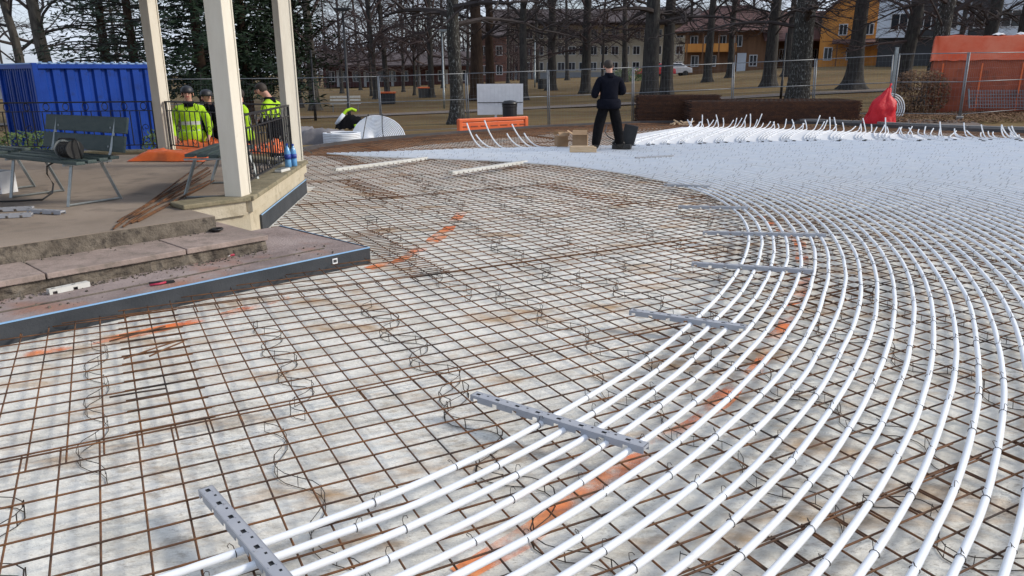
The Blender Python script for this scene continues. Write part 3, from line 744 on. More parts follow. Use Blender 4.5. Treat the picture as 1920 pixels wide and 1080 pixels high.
# clip rails lying across the pipes
def clip_rail(a, b, label, m, wd=.052, hh=.034, group=None, pitch=.0585, flip=False):
    d = b - a; Ln = d.length; c = (a + b) / 2
    rt = empty('clip_rail', (c.x, c.y, min(a.z, b.z)), math.atan2(d.y, d.x), label, 'clip rail', group)
    q = MB(); n = max(4, int(Ln / pitch)); xs = []
    for i in range(n):
        x0 = -Ln / 2 + Ln * i / n; x1 = -Ln / 2 + Ln * (i + 1) / n; hl = (x1 - x0)
        ha, hb = x0 + hl * .32, x0 + hl * (.72 if i % 2 == 0 else .52); w0 = wd / 2; wi = wd * (.16 if i % 2 == 0 else .09); yo = 0 if i % 2 == 0 else wd * .18
        T = hh
        for X0, X1, Y0, Y1 in ((x0, x1, -w0, yo - wi), (x0, x1, yo + wi, w0), (x0, ha, yo - wi, yo + wi), (hb, x1, yo - wi, yo + wi)):
            q.face([(X0, Y0, T), (X1, Y0, T), (X1, Y1, T), (X0, Y1, T)])
    q.build('top_plate', m, rt)
    q = MB()
    for i in range(n):
        x0 = -Ln / 2 + Ln * i / n; x1 = -Ln / 2 + Ln * (i + 1) / n; hl = x1 - x0
        for sy in (-1, 1):
            y = sy * (wd / 2 + .0005)
            low = 0 if i % 2 else hh * .55
            for X0, X1, lo in ((x0, x0 + hl * .3, 0), (x0 + hl * .3, x0 + hl * .75, low), (x0 + hl * .75, x1, 0)):
                q.box(((X0 + X1) / 2, y, (lo + hh) / 2), (X1 - X0, .0028, hh - lo))
    for sx in (-1, 1): q.box((sx * (Ln / 2 - .002), 0, hh * .75), (.003, wd - .006, hh * .5))
    q.box((0, 0, hh - .010), (Ln - .01, wd - .008, .003)); q.build('side_flange', [m], rt)
    q = MB(); q.box((0, 0, hh - .0065), (Ln - .012, wd - .010, .002)); q.build('hole_shade', M['darkwall'], rt)  # dark strip below the top plate: painted shade seen through the holes
    q = MB()
    for i in range(0, n, 2):
        x = -Ln / 2 + Ln * (i + .5) / n
        for sy in (-1, 1): q.box((x + .02, sy * wd * .28, hh - .004), (.007, .008, .012))
    q.build('clip_teeth', m, rt)
    return rt
ZR = ZPI + PR - .012
RAILS = [((385, 915), (545, 1100), 'nearest grey clip rail at the bottom, lying across the first pipe ends'),
         ((888, 738), (1212, 836), 'second grey clip rail from the camera, holding six pipes'),
         ((1182, 581), (1400, 612), 'third grey clip rail from the camera, four pipes under its right end'),
         ((1297, 492), (1525, 506), 'grey clip rail at the bend of the pipes, the nearer of two'),
         ((1318, 434), (1548, 439), 'grey clip rail at the bend of the pipes, the farther of two'),
         ((1272, 386), (1402, 388), 'short grey clip rail where the pipes curve away to the left'),
         ((1245, 345), (1330, 348), 'small far grey clip rail at the back of the pipe bend'),
         ((1192, 295), (1262, 291), 'dark grey clip rail on the far pipes right of the worker')]
for a, b, lb in RAILS:
    clip_rail(at(*a, ZR + .03), at(*b, ZR + .03), lb, M['rail']).location.z = ZR
clip_rail(at(627, 319, ZM + .03), at(800, 297, ZM + .03), 'long pale clip rail lying on the mesh, the left one', M['railw'], wd=.09, hh=.05).location.z = ZM + .012
clip_rail(at(845, 325, ZM + .03), at(986, 304, ZM + .03), 'long pale clip rail lying on the mesh, the right one', M['railw'], wd=.09, hh=.05).location.z = ZM + .012
a, b = at(90, 548, ZP + .02), at(166, 532, ZP + .02)
clip_rail(a, b, 'short white clip rail lying on the dusty plinth below the steps', M['railw'], wd=.05, hh=.04).location.z = ZP + .002
for k, (u0, v0, u1, v1) in enumerate([(-30, 392, 62, 388), (-20, 404, 60, 400), (55, 393, 118, 396)]):
    clip_rail(at(u0, v0, Z2 + .03), at(u1, v1, Z2 + .03), ['grey clip rail on the bandstand floor, the back one of three', 'grey clip rail on the bandstand floor, the front one of three', 'grey clip rail on the bandstand floor, the right one of three'][k], M['rail'], wd=.06, hh=.035).location.z = Z2 + .002

# ------------------------------------------------------------------ site fence
def fence_panel(a, b, label, h=2.0, cloth=None):
    d = b - a; Ln = math.hypot(d.x, d.y); sl = math.atan2(d.z, Ln)
    rt = empty('site_fence', (a.x, a.y, a.z), math.atan2(d.y, d.x), label, 'fence', 'wire mesh fence panels round the site')
    rt.rotation_euler = (0, -sl, math.atan2(d.y, d.x))
    for x in (.03, Ln - .03):
        q = MB(); q.tube([(x, 0, .02), (x, 0, h)], .021, 7); q.build('post', M['fence'], rt, smooth=True)
    for z, nm in ((h - .02, 'top_rail'), (h * .56, 'middle_rail'), (.14, 'bottom_rail')):
        q = MB(); q.tube([(.03, 0, z), (Ln - .03, 0, z)], .016 if z > .3 else .012, 6); q.build(nm, M['fence'], rt, smooth=True)
    q = MB(); n = int(Ln / .11)
    for i in range(1, n): q.tube([(Ln * i / n, .012, .12), (Ln * i / n, .012, h - .02)], .0014, 3, cap=False)
    for i in range(1, 7): q.tube([(.03, .015, .12 + i * .28), (Ln - .03, .015, .12 + i * .28)], .0014, 3, cap=False)
    q.build('wire_mesh', M['fence'], rt)['kind'] = 'stuff'
    q = MB(); q.box((0, 0, .06), (.2, .62, .12)); q.build('foot_block', M['kerbgrey'], rt, loc=(Ln, 0, -.04), bevel=.02)
    return rt
FL = [(300, 27.5), (410, 27.2), (545, 27), (716, 26.8), (880, 26.8), (1032, 27), (1190, 27.2), (1376, 27.5), (1528, 27.0), (1672, 25.6)]
FP = []
for u, y in FL:
    x = (u - 960) / 1450 * y; FP.append(Vector((x, y, ground_z(x, y))))
FLAB = ['behind the workers left of the near post', 'behind the workers at the bandstand', 'behind the white pipe coils', 'left of the white board', 'behind the white board and bin', 'just left of the dark-clad worker', 'behind the dark-clad worker', 'behind the two rusty stacks', 'right of the lichen-speckled trunk']
for i in range(len(FP) - 1): fence_panel(FP[i], FP[i + 1], 'galvanised wire fence panel ' + FLAB[i])
RP = []
for u, y in ((1676, 25.2), (1806, 24.2), (1945, 26.5)):
    x = (u - 960) / 1450 * y; RP.append(Vector((x, y, ground_z(x, y) + .02)))
fence_panel(RP[0], RP[1], 'galvanised wire fence panel behind the red bag'); fence_panel(RP[1], RP[2], 'galvanised wire fence panel in front of the orange covered stack')
q = MB(); q.box((0, 0, 1.1), (.09, .09, 2.2)); q.box((0, 0, 2.21), (.10, .10, .02)); x = (1671 - 960) / 1450 * 25.35
tag(q.build('fence_post', M['steel'], loc=(x, 25.35, ground_z(x, 25.35)), bevel=.008), 'thick square steel post beside the red bag', 'post')

# ------------------------------------------------------------------ blue container
def container():
    c0 = Vector((-11.55, 19.0, -.40)); rz = R(49); Ln, Wd, Ht = 3.05, 2.5, 2.36
    rt = empty('storage_container', c0, rz, 'blue corrugated steel container behind the bench', 'container')
    def corr(n, Lx, dep, duty):     # corrugated wall along +x, at y=0 facing -y
        q = MB(); pts = [(0, 0)]
        for i in range(n):
            a = .08 + (Lx - .16) * i / n; w_ = (Lx - .16) / n
            pts += [(a, 0), (a + w_ * duty, 0), (a + w_ * (duty + .12), dep), (a + w_ * .88, dep)]
        pts += [(Lx - .08, 0), (Lx, 0)]
        for i in range(len(pts) - 1):
            a, b = pts[i], pts[i + 1]; q.face([(a[0], a[1], .14), (b[0], b[1], .14), (b[0], b[1], Ht - .08), (a[0], a[1], Ht - .08)])
        return q
    corr(9, Ln, .06, .5).build('side_wall', M['blue'], rt)
    q = corr(9, Ln, .06, .5); o = q.build('side_wall', M['blue'], rt, loc=(Ln, Wd, 0), rz=math.pi)
    o = corr(14, Wd, .05, .45).build('door_end', M['blue'], rt, loc=(0, Wd, 0), rz=-math.pi / 2)
    o = corr(10, Wd, .05, .5).build('end_wall', M['blue'], rt, loc=(Ln, 0, 0), rz=math.pi / 2)
    for x, y in ((0, 0), (Ln, 0), (0, Wd), (Ln, Wd)):
        q = MB(); q.box((x, y, Ht / 2 + .06), (.12, .12, Ht - .04)); q.build('corner_post', M['blue'], rt, bevel=.01)
    for z, hh in ((.10, .12), (Ht - .04, .10)):
        for (x, y, lx, ly) in ((Ln / 2, 0, Ln - .13, .1), (Ln / 2, Wd, Ln - .13, .1), (0, Wd / 2, .1, Wd - .13), (Ln, Wd / 2, .1, Wd - .13)):
            q = MB(); q.box((x, y, z), (lx, ly, hh)); q.build('frame_rail', M['blue'], rt)
    q = MB(); q.box((Ln / 2, Wd / 2, Ht + .03), (Ln + .04, Wd + .04, .03)); q.build('roof', M['bluetop'], rt)
    for i in range(14):
        q = MB(); q.box((.15 + i * .21, -.03, Ht + .055), (.06, .05, .03)); q.build('rope_hook', M['bluetop'], rt)
    for y in (.5, .95, 1.5, 1.95):
        q = MB(); q.tube([(-.07, y, .2), (-.07, y, Ht - .15)], .018, 6); q.build('locking_bar', M['blue'], rt)
container()

# ------------------------------------------------------------------ benches and things on the bandstand
def bench(loc, rz, label, back=True, Ln=1.55):
    rt = empty('park_bench', loc, rz, label, 'bench')
    for i, y in enumerate((-.19, -.07, .05, .17)):
        q = MB(); q.box((0, 0, 0), (Ln, .095, .032)); q.build('seat_slat', M['bench_green'], rt, loc=(0, y, .44 + .008 * i), bevel=.006)
    if back:
        for z, y in ((.585, .30), (.775, .355)):
            q = MB(); q.box((0, 0, 0), (Ln, .028, .170), mx=Matrix.Rotation(R(-14), 3, 'X')); o = q.build('back_slat', M['bench_green'], rt, loc=(0, y, z), bevel=.006)
            for x in (-.5, .5):
                q = MB(); q.lathe([(.016, 0), (.016, .008), (.008, .013)], 8); b = q.build('bolt', M['steel'], o, loc=(x, -.016, -.03)); b.rotation_euler = (R(90), 0, 0)
    for x in (-.56, .56):
        q = MB(); q.tube([(x, -.27, 0), (x, -.17, .41)], .018, 4); q.build('leg', M['steel'], rt)
        q = MB(); q.tube([(x, .30, 0), (x, .14, .41)], .018, 4); q.build('leg', M['steel'], rt)
        q = MB(); q.box((x, 0, .415), (.035, .5, .02)); q.tube([(x, .2, .40), (x, .26, .5), (x, .375, .845)], .016, 4) if back else None; q.build('bracket', M['steel'], rt)
        q = MB(); q.tube([(x, -.27, .012), (x, .30, .012)], .012, 4); q.build('foot_bar', M['steel'], rt)
    return rt
bench((-4.84, 8.10, Z2), R(-31.5), 'green slatted bench with backrest in front of the blue container')
bench((-3.30, 8.66, Z2), R(97), 'backless green slatted bench half hidden by the near cream post', back=False, Ln=1.3)
bench((-6.35, 9.05, Z2), R(-31.5), 'green slatted bench at the left edge, mostly out of view', back=False)
# heater / cable reel box on the bench
p = at(132, 296, Z2 + .47)
rt = empty('cable_reel', (p.x, p.y, Z2 + .462), R(-28), 'black cable reel with tubular handle standing on the bench', 'cable reel'); rt.scale = (.82, .82, .82)
for i in range(6):
    q = MB(); q.lathe([(.085, 0), (.10, .006), (.10, .018), (.085, .024)], 18); o = q.build('cable_turn', M['black'], rt, loc=(-.10 + i * .034, 0, .112)); o.rotation_euler = (0, R(90), 0)
for x in (-.12, .12):
    q = MB(); q.lathe([(.115, -.006), (.115, .006)], 20); o = q.build('flange', M['steel'] if x < 0 else M['black'], rt, loc=(x, 0, .118)); o.rotation_euler = (0, R(90), 0)
q = MB(); q.tube([(-.20, .02, .0), (-.20, .0, .20), (-.16, 0, .245), (.16, 0, .245), (.20, 0, .20), (.20, .02, 0)], .012, 8); q.build('handle', M['black'], rt, smooth=True)
q = MB(); c0 = [at(108, 300, Z2 + .45), at(88, 312, Z2 + .36), at(88, 326, Z2 + .22), at(100, 345, Z2 + .06), at(98, 362, Z2 + .014), at(80, 374, Z2 + .012), at(30, 377, Z2 + .012), at(-60, 379, Z2 + .012)]
q.tube(c0, .009, 6); tag(q.build('power_cable', M['black'], smooth=True), 'black cable hanging from the reel down to the bandstand floor', 'cable')
# white pipe lying behind the bench
q = MB(); q.tube([at(150, 284, Z2 + .03), at(250, 284, Z2 + .03), at(352, 285, Z2 + .03)], .02, 8); tag(q.build('loose_pipe', M['pipe'], smooth=True), 'white pipe length lying on the bandstand floor behind the bench', 'pipe')
# product box at the left edge
p = at(4, 361, Z2); rt = empty('carton', (p.x, p.y, Z2), R(-20), 'white carton with blue and red print at the left edge', 'box')
q = MB(); q.box((0, 0, .125), (.26, .2, .25)); q.build('body', M['white'], rt, bevel=.004)
q = MB(); q.box((.02, -.1015, .17), (.20, .002, .09)); q.build('blue_print', M['bluetop'], rt)
q = MB(); q.lathe([(.018, 0), (.018, .002)], 12); o = q.build('round_mark', M['deepblue'], rt, loc=(.06, -.103, .165)); o.rotation_euler = (R(90), 0, 0)
q = MB(); q.box((.02, -.1015, .065), (.20, .002, .035)); q.build('red_print', M['crimson'], rt)
# loose rebar rods
rngb = random.Random(2)
for k in range(9):
    a = at(208 + k * 6 + rngb.uniform(-5, 5), 424 - k * 1.5 + rngb.uniform(-8, 6), Z2 + .012); b = at(396 + rngb.uniform(-14, 10), 308 + k * 4 + rngb.uniform(-6, 6), Z2 + .03 + .012 * (k % 4)); c = (a + b) / 2; d = b - a
    q = MB(); q.tube([a - c, (0, .02 * rngb.uniform(-1, 1), .004), b - c], .008, 6); tag(q.build('rebar_rod', M['rust'], loc=c, smooth=True), 'rusty rod in the loose bundle on the bandstand floor beside the steps', 'steel rod', 'rusty rods on the bandstand floor')
# orange tarps
def tarp(label, u, v, sx, sy, hgt, rz, seed, z=Z2, m='tarp_orange'):
    p = at(u, v, z)
    def fn(s, t):
        x, y = (s - .5) * sx, (t - .5) * sy; e = max(0, 1 - max(abs(2 * s - 1), abs(2 * t - 1)) ** 4)
        rr = 1 + .22 * nse(s * 3 + seed, t * 3, 1.7)
        h_ = hgt * e ** .5 * (.55 + .55 * nse(s * 4 + seed, t * 4, .3) + .25 * abs(nse(s * 11 + seed, t * 11, .9)))
        return (x * rr, y * rr, .006 + max(0, h_))
    tag(ribbon_heap(30, 16, fn).build('tarpaulin', M[m], loc=(p.x, p.y, z), rz=rz, smooth=True), label, 'tarpaulin')
tarp('crumpled orange tarpaulin on the bandstand floor beside the rods', 335, 298, 1.15, .75, .19, R(-5), 4)
tarp('orange tarpaulin heaped against the railing left of the near post', 362, 276, .95, .8, .22, R(10), 9)
tarp('orange tarpaulin behind the railing right of the near post', 505, 283, .9, .8, .2, R(80), 14)
# bottles, cup and tin on the curb by the post
def bottle(u, v, label, sc):
    p = at(u, v, ZC); rt = empty('water_bottle', (p.x, p.y, ZC + .003), 0, label, 'bottle')
    q = MB(); q.lathe([(.036 * sc, 0), (.042 * sc, .01), (.042 * sc, .09), (.038 * sc, .10), (.042 * sc, .11), (.042 * sc, .19 * sc), (.03 * sc, .235 * sc), (.014 * sc, .262 * sc), (.014 * sc, .28 * sc)], 14); q.build('body', M['water'], rt, smooth=True)
    q = MB(); q.lathe([(.0435 * sc, .11), (.0435 * sc, .17 * sc)], 14); q.build('label_sleeve', M['deepblue'], rt, smooth=True)
    q = MB(); q.lathe([(.017 * sc, .28 * sc), (.017 * sc, .305 * sc)], 10); q.build('cap', M['deepblue'], rt)
bottle(541, 314, 'blue water bottle on the curb, the left one of two', 1.05); bottle(552, 312, 'blue water bottle on the curb against the far cream post', 1.0)
p = at(530, 322, ZC); rt = empty('flat_tin', (p.x, p.y, ZC + .003), R(80), 'flat pale plastic tray on the curb beside the bottles', 'tray')
q = MB(); q.box((0, 0, .018), (.26, .1, .036)); q.build('tray', M['railw'], rt, bevel=.008); q = MB(); q.box((0, 0, .041), (.24, .08, .008)); q.build('lid', M['steel'], rt, bevel=.003)
p = at(527, 309, ZC); rt = empty('paper_cup', (p.x, p.y, ZC + .003), 0, 'crushed white paper cup beside the railing foot', 'cup')
q = MB(); q.lathe([(.032, 0), (.045, .11), (.048, .115), (.043, .112), (.03, .01)], 14); q.build('cup', M['white'], rt, smooth=True); q = MB(); q.lathe([(.035, .04), (.0405, .075)], 14); q.build('sleeve', M['crimson'], rt)
# tools and scraps
def tool(u, v, z, rz, label):
    p = at(u, v, z); rt = empty('pliers', (p.x, p.y, z + .002), rz, label, 'pliers')
    for s in (-1, 1):
        q = MB(); q.tube([(-.12, s * .03, .012), (-.05, s * .028, .012), (0, s * .004, .012)], .009, 6); q.build('handle', M['crimson'] if s < 0 else M['black'], rt, smooth=True)
        q = MB(); q.box((.03, s * .007, .012), (.07, .012, .016), taper=.8); q.build('jaw', M['black'], rt)
tool(312, 532, ZP, R(30), 'black pliers lying on the dusty plinth below the steps')
p = at(403, 434, Z1); rt = empty('wire_coil', (p.x, p.y, Z1 + .012), 0, 'small coil of black tie wire lying on the lower step', 'wire coil')
for k in range(4):
    q = MB(); q.tube([(.05 * math.cos(i * .5236) + .012 * k, .05 * math.sin(i * .5236) - .01 * k, .006 * k) for i in range(12)], .008, 5, closed=True); q.build('turn', M['black'], rt)
p = at(425, 482, ZP); rt = empty('marker_pen', (p.x, p.y, ZP + .011), R(40), 'small white and red marker pen on the plinth', 'pen')
q = MB(); q.tube([(-.06, 0, 0), (.03, 0, 0)], .009, 8); q.build('barrel', M['white'], rt); q = MB(); q.tube([(.03, 0, 0), (.07, 0, 0)], .010, 8); q.build('cap', M['crimson'], rt)
q = MB(); q.tube([at(540, 236, 1.0), at(551, 258, .75), at(566, 276, .52), at(585, 287, .22)], .011, 6); tag(q.build('hanging_cable', M['black'], smooth=True), 'dark cable sagging from the railing end to the ground', 'cable')

# ------------------------------------------------------------------ materials stored beyond the pit
p = at(636, 268, .02)
def coil_stack(u, v, z, n, r, label, tilt=0.0):
    p = at(u, v, z); rt = empty('pipe_coil', (p.x, p.y, z), 0, label, 'pipe coil')
    for k in range(n):
        for ring in (0, 1):
            q = MB(); rr = r - ring * .045; q.tube([(rr * math.cos(i * .2618), rr * math.sin(i * .2618), .02 + k * .04) for i in range(24)], .02, 6, closed=True); q.build('turn', M['pipe'], rt, smooth=True)
    if tilt: rt.rotation_euler = tilt
    return rt
coil_stack(642, 269, -.02, 7, .46, 'flat white pipe coil stacked behind the far kerb')
p = at(700, 262, 0); rt = empty('pipe_coil', (p.x, p.y + .2, -.02), 0, 'white pipe coil leaning on its side under black straps', 'pipe coil')
for k in range(17):
    rr = .78 - .043 * k; q = MB(); q.tube([(rr * math.cos(i * math.pi / 14) * (.80 if i > 7 else 1.05) + .02, -.10 + .24 * math.sin(i * math.pi / 14) - .014 * k, max(.02, rr * math.sin(i * math.pi / 14) * .80)) for i in range(15)], .0185, 6); q.build('turn', M['pipe'], rt, smooth=True)
q = MB()
for x in (-.25, .3): q.tube([(x, -.36, .05), (x * .85, -.20, .35), (x * .75, .04, .60), (x * .7, .22, .66), (x * .7, .45, .4)], .012, 5)
q.build('strap', M['black'], rt)
p = at(655, 255, .0)
def jk(s, t):
    x = (s - .5) * .85; y = (t - .5) * .6; e = max(0, 1 - (2 * s - 1) ** 2) * max(0, 1 - (2 * t - 1) ** 2)
    return (x, y, .20 + .46 * e ** .45 * (.8 + .3 * nse(s * 3, t * 3, 2)) + .05 * nse(s * 9, t * 9))
rt = empty('work_jacket', (p.x, p.y + .25, 0), R(10), 'black and yellow work jacket thrown over the white pipe coils', 'jacket')
ribbon_heap(24, 18, jk).build('black_body', M['trouser'], rt, smooth=True)
q = MB(); q.tube([(-.30, -.17, .44), (-.2, -.14, .58), (-.08, -.1, .70), (.05, -.05, .74), (.18, 0, .68)], .045, 6); q.tube([(.20, -.28, .05), (.16, -.29, .18), (.14, -.27, .32)], .04, 6); q.build('yellow_trim', M['hivis'], rt, smooth=True)
q = MB(); q.tube([(-.38, -.15, .32), (-.28, -.18, .46), (-.16, -.16, .60)], .06, 6); q.build('grey_panel', M['palewall'], rt, smooth=True)
tarp('dark grey tarpaulin heap behind the far cream post', 585, 268, 1.5, 1.3, .5, 0, 3, z=-.05, m='greytarp')
# orange barrier
a = at(858, 250, 0); b = at(988, 243, 0); d = b - a; c = (a + b) / 2
rt = empty('traffic_barrier', (c.x, c.y + .35, -.02), math.atan2(d.y, d.x), 'orange plastic barrier beam standing at the far kerb', 'barrier')
Ln = d.length
q = MB(); q.box((0, 0, .36), (Ln, .14, .10)); q.box((0, 0, .15), (Ln, .10, .30)); q.build('beam', M['orange_plastic'], rt, bevel=.02)
for i in range(7):
    q = MB(); q.box((-Ln / 2 + Ln * (i + .5) / 7, -.055, .18), (Ln / 7 * .72, .02, .035)); q.build('slot', M['mesh_orange'], rt, bevel=.006)
for sx in (-1, 1):
    q = MB(); q.box((sx * (Ln / 2 - .05), 0, .19), (.12, .16, .42)); q.build('end_block', M['orange_plastic'], rt, bevel=.02)
# white board on a post and the bin
y = 25.6; x0, x1 = (897 - 960) / 1450 * y, (983 - 960) / 1450 * y; cx = (x0 + x1) / 2
zt, zb = 1.72 - (156 - 135) / 1450 * y, 1.72 - (212 - 135) / 1450 * y
rt = empty('site_board', (cx, y, ground_z(cx, y)), R(4), 'blank white board hung on the fence behind the bin', 'board')
q = MB(); q.box((0, 0, (zt + zb) / 2 - ground_z(cx, y)), (x1 - x0, .02, zt - zb)); q.build('panel', M['white'], rt)
q = MB(); q.box((-.15, .03, .35), (.07, .05, 1.0)); q.build('post', M['white'], rt)
for k in range(12):
    q = MB(); q.box((-.68 + k * .124, -.0125, (zt + zb) / 2 - ground_z(cx, y) + .12), (.008, .004, .62)); q.build('seam', M['frame'], rt)
q = MB(); q.tube([(-.75, -.02, (zt + zb) / 2 - ground_z(cx, y) - .1), (.75, -.02, (zt + zb) / 2 - ground_z(cx, y) - .1)], .012, 5); q.build('strap', M['black'], rt)
p = at(956, 232, -.05); rt = empty('litter_bin', (p.x, 24.9, .03), 0, 'black round litter bin in front of the white board', 'bin')
q = MB(); q.lathe([(.20, 0), (.225, .05), (.235, .60), (.245, .62), (.245, .68), (.20, .72)], 18); q.build('body', M['lamp'], rt, smooth=False)
q = MB(); q.lathe([(.25, .69), (.25, .73), (.18, .80), (.02, .82)], 18); q.build('lid', M['lamp'], rt, smooth=True)
# cardboard boxes and plank by the worker
def cbox(u, v, w_, d_, h_, rz, label):
    p = at(u, v, ZPI + PR); rt = empty('cardboard_box', (p.x, p.y + d_ / 2, ZPI + PR + .002), rz, label, 'box')
    q = MB(); t = .006
    for c, s in (((0, -d_ / 2, h_ / 2), (w_, t, h_)), ((0, d_ / 2, h_ / 2), (w_, t, h_)), ((-w_ / 2, 0, h_ / 2), (t, d_ - .02, h_)), ((w_ / 2, 0, h_ / 2), (t, d_ - .02, h_)), ((0, 0, t), (w_ - .02, d_ - .02, t))): q.box(c, s)
    q.build('carton', M['card'], rt)
    for s in (-1, 1):
        q = MB(); q.box((0, 0, 0), (w_ * .98, t, d_ * .48), mx=Matrix.Rotation(R(55 * s), 3, 'X')); q.build('flap', M['card'], rt, loc=(0, s * (d_ / 2 + .07), h_ + .06))
    q = MB(); q.box((0, 0, 0), (t, d_ * .95, w_ * .4), mx=Matrix.Rotation(R(-60), 3, 'Y')); q.build('flap', M['card'], rt, loc=(-w_ / 2 - .07, 0, h_ + .05))
cbox(1053, 275, .24, .28, .22, R(12), 'open cardboard box farther from the worker, the left one of two')
cbox(1089, 278, .32, .34, .28, R(-8), 'open cardboard box right beside the worker')
p = at(1093, 285, ZPI + PR); q = MB(); q.box((0, 0, .05), (.55, .14, .10)); q.box((-.02, 0, .112), (.5, .12, .02))
tag(q.build('timber_block', M['plank'], loc=(p.x, p.y, ZPI + PR + .001), rz=R(-3), bevel=.006), 'pale timber block at the worker\'s left foot', 'timber')
# tool case
p = at(1166, 279, ZPI + PR); rt = empty('tool_case', (p.x, p.y, ZPI + PR + .002), R(-15), 'black open tool case with upright lid at the worker\'s right foot', 'tool case')
q = MB(); q.box((0, 0, .05), (.40, .28, .10)); q.build('tray', M['black'], rt, bevel=.015)
q = MB(); q.box((0, 0, .2), (.30, .05, .42), mx=Matrix.Rotation(R(-12), 3, 'X') @ Matrix.Rotation(R(12), 3, 'Y')); q.build('lid', M['black'], rt, loc=(.14, .10, .09), bevel=.015)
q = MB(); q.tube([(-.20, -.02, .10), (-.14, -.02, .16), (0, -.04, .15), (.05, -.06, .1)], .035, 7); q.build('machine', M['lamp'], rt, smooth=True)
q = MB(); q.tube([at(1138, 236, .45), at(1134, 247, .36), at(1140, 256, .28), at(1152, 263, .2), at(1164, 270, .2)], .012, 5); tag(q.build('machine_hose', M['black'], smooth=True), 'dark hose hanging beside the dark-clad worker\'s legs', 'hose')
# stacks of rebar mesh
def mesh_stack(pa, pb, dep, h, label, seed, layers):
    d = pb - pa; Ln = d.length; rt = empty('rebar_mesh_stack', ((pa.x + pb.x) / 2, (pa.y + pb.y) / 2, pa.z), math.atan2(d.y, d.x), label, 'steel stack')
    r = random.Random(seed)
    q = MB(); q.box((0, dep / 2, h / 2), (Ln - .12, dep - .10, h - .03)); q.build('shade_core', M['gapshade'], rt)  # added near-black box, paints the shade in the gaps between layers
    for k in range(layers):
        q = MB(); z = h * (k + .5) / layers; ox = r.uniform(-.05, .05); oy = r.uniform(-.02, .02)
        for j in range(5): q.box((ox, oy + dep * j / 4, z), (Ln, .012, h / layers * .72))
        n = int(Ln / .15)
        for i in range(n + 1): q.box((ox - Ln / 2 + Ln * i / n, oy + dep / 2, z + h / layers * .35), (.010, dep - .03, h / layers * .4))
        q.build('mesh_layer', M['rustdark'], rt)
    for x in (-Ln * .3, Ln * .3):
        q = MB(); q.box((x, dep / 2, -.04), (.1, dep, .1)); q.build('bearer', M['plank'], rt)
mesh_stack(Vector((at(1282, 236, -.05).x, 24.9, -.02)), Vector((at(1568, 232, -.05).x * 1.0, 24.6, 0.02)), 2.2, .80, 'long low stack of rusty rebar mesh behind the pipe ends', 1, 30)
y = 26.4; mesh_stack(Vector(((1198 - 960) / 1450 * y, y, .0)), Vector(((1352 - 960) / 1450 * (y - .2), y - .2, 0.02)), 1.3, .92, 'taller shorter stack of rusty rebar mesh behind the worker', 2, 34)
# pile of wooden pegs by the stack
p = at(1240, 226, 0); rngp = random.Random(8)
rt = empty('peg_pile', (p.x, 24.6, -.08), 0, 'small heap of pale wooden pegs beside the tall rusty stack', 'pegs')
for k in range(26):
    q = MB(); q.box((0, 0, 0), (.36, .03, .03)); o = q.build('peg', M['plank'], rt, loc=(rngp.gauss(0, .17), rngp.uniform(-.2, .2), .04 + max(0, .22 - abs(rngp.gauss(0, .1))) * rngp.random())); o.rotation_euler = (0, rngp.uniform(-.6, .6), rngp.uniform(0, 3))
# red bag and white coil
p = at(1658, 236, .1)
def bagf(s, t):
    a = s * 2 * math.pi; z = t * 1.2
    w_ = interp(t, [0, .08, .5, .68, .84, 1], [.43, .46, .41, .31, .15, .05]); dp = interp(t, [0, .5, .8, 1], [.28, .24, .13, .02])
    cre = 1 + .30 * nse(math.cos(a) * 2.5, t * 3, 1.3) + .16 * nse(math.cos(a) * 7, t * 5, math.sin(a) * 5)
    cre += .22 * abs(nse(math.cos(a) * 4 + 3, t * 2.2, math.sin(a) * 4)) - .06; return (w_ * math.cos(a) * cre + .16 * t ** 2 + .05 * nse(t * 5, a, 3), dp * math.sin(a) * cre, z)
rt = empty('plastic_sack', (p.x, p.y + .3, .0), R(5), 'shiny red plastic sack standing among the pipe ends by the fence', 'sack')
ribbon_heap(40, 24, bagf).build('sack', M['red'], rt, smooth=True)
q = MB(); q.tube([(.16, 0, 1.16), (.18, 0, 1.24), (.21, .01, 1.32)], [.03, .02, .035], 6); q.build('gathered_neck', M['red'], rt, smooth=True)
p = at(1684, 232, .05); rt = empty('pipe_coil', (p.x, p.y + .55, .06), 0, 'upright coil of white pipe behind the red sack', 'pipe coil')
for k in range(4):
    r_ = .46 - .062 * k; q = MB(); q.tube([(r_ * math.cos(i * .2618) * .9, .03 * k + .05 * math.sin(i * .26), r_ * math.sin(i * .2618) + .44) for i in range(24)], .018, 6, closed=True); q.build('turn', M['pipe'], rt, smooth=True)
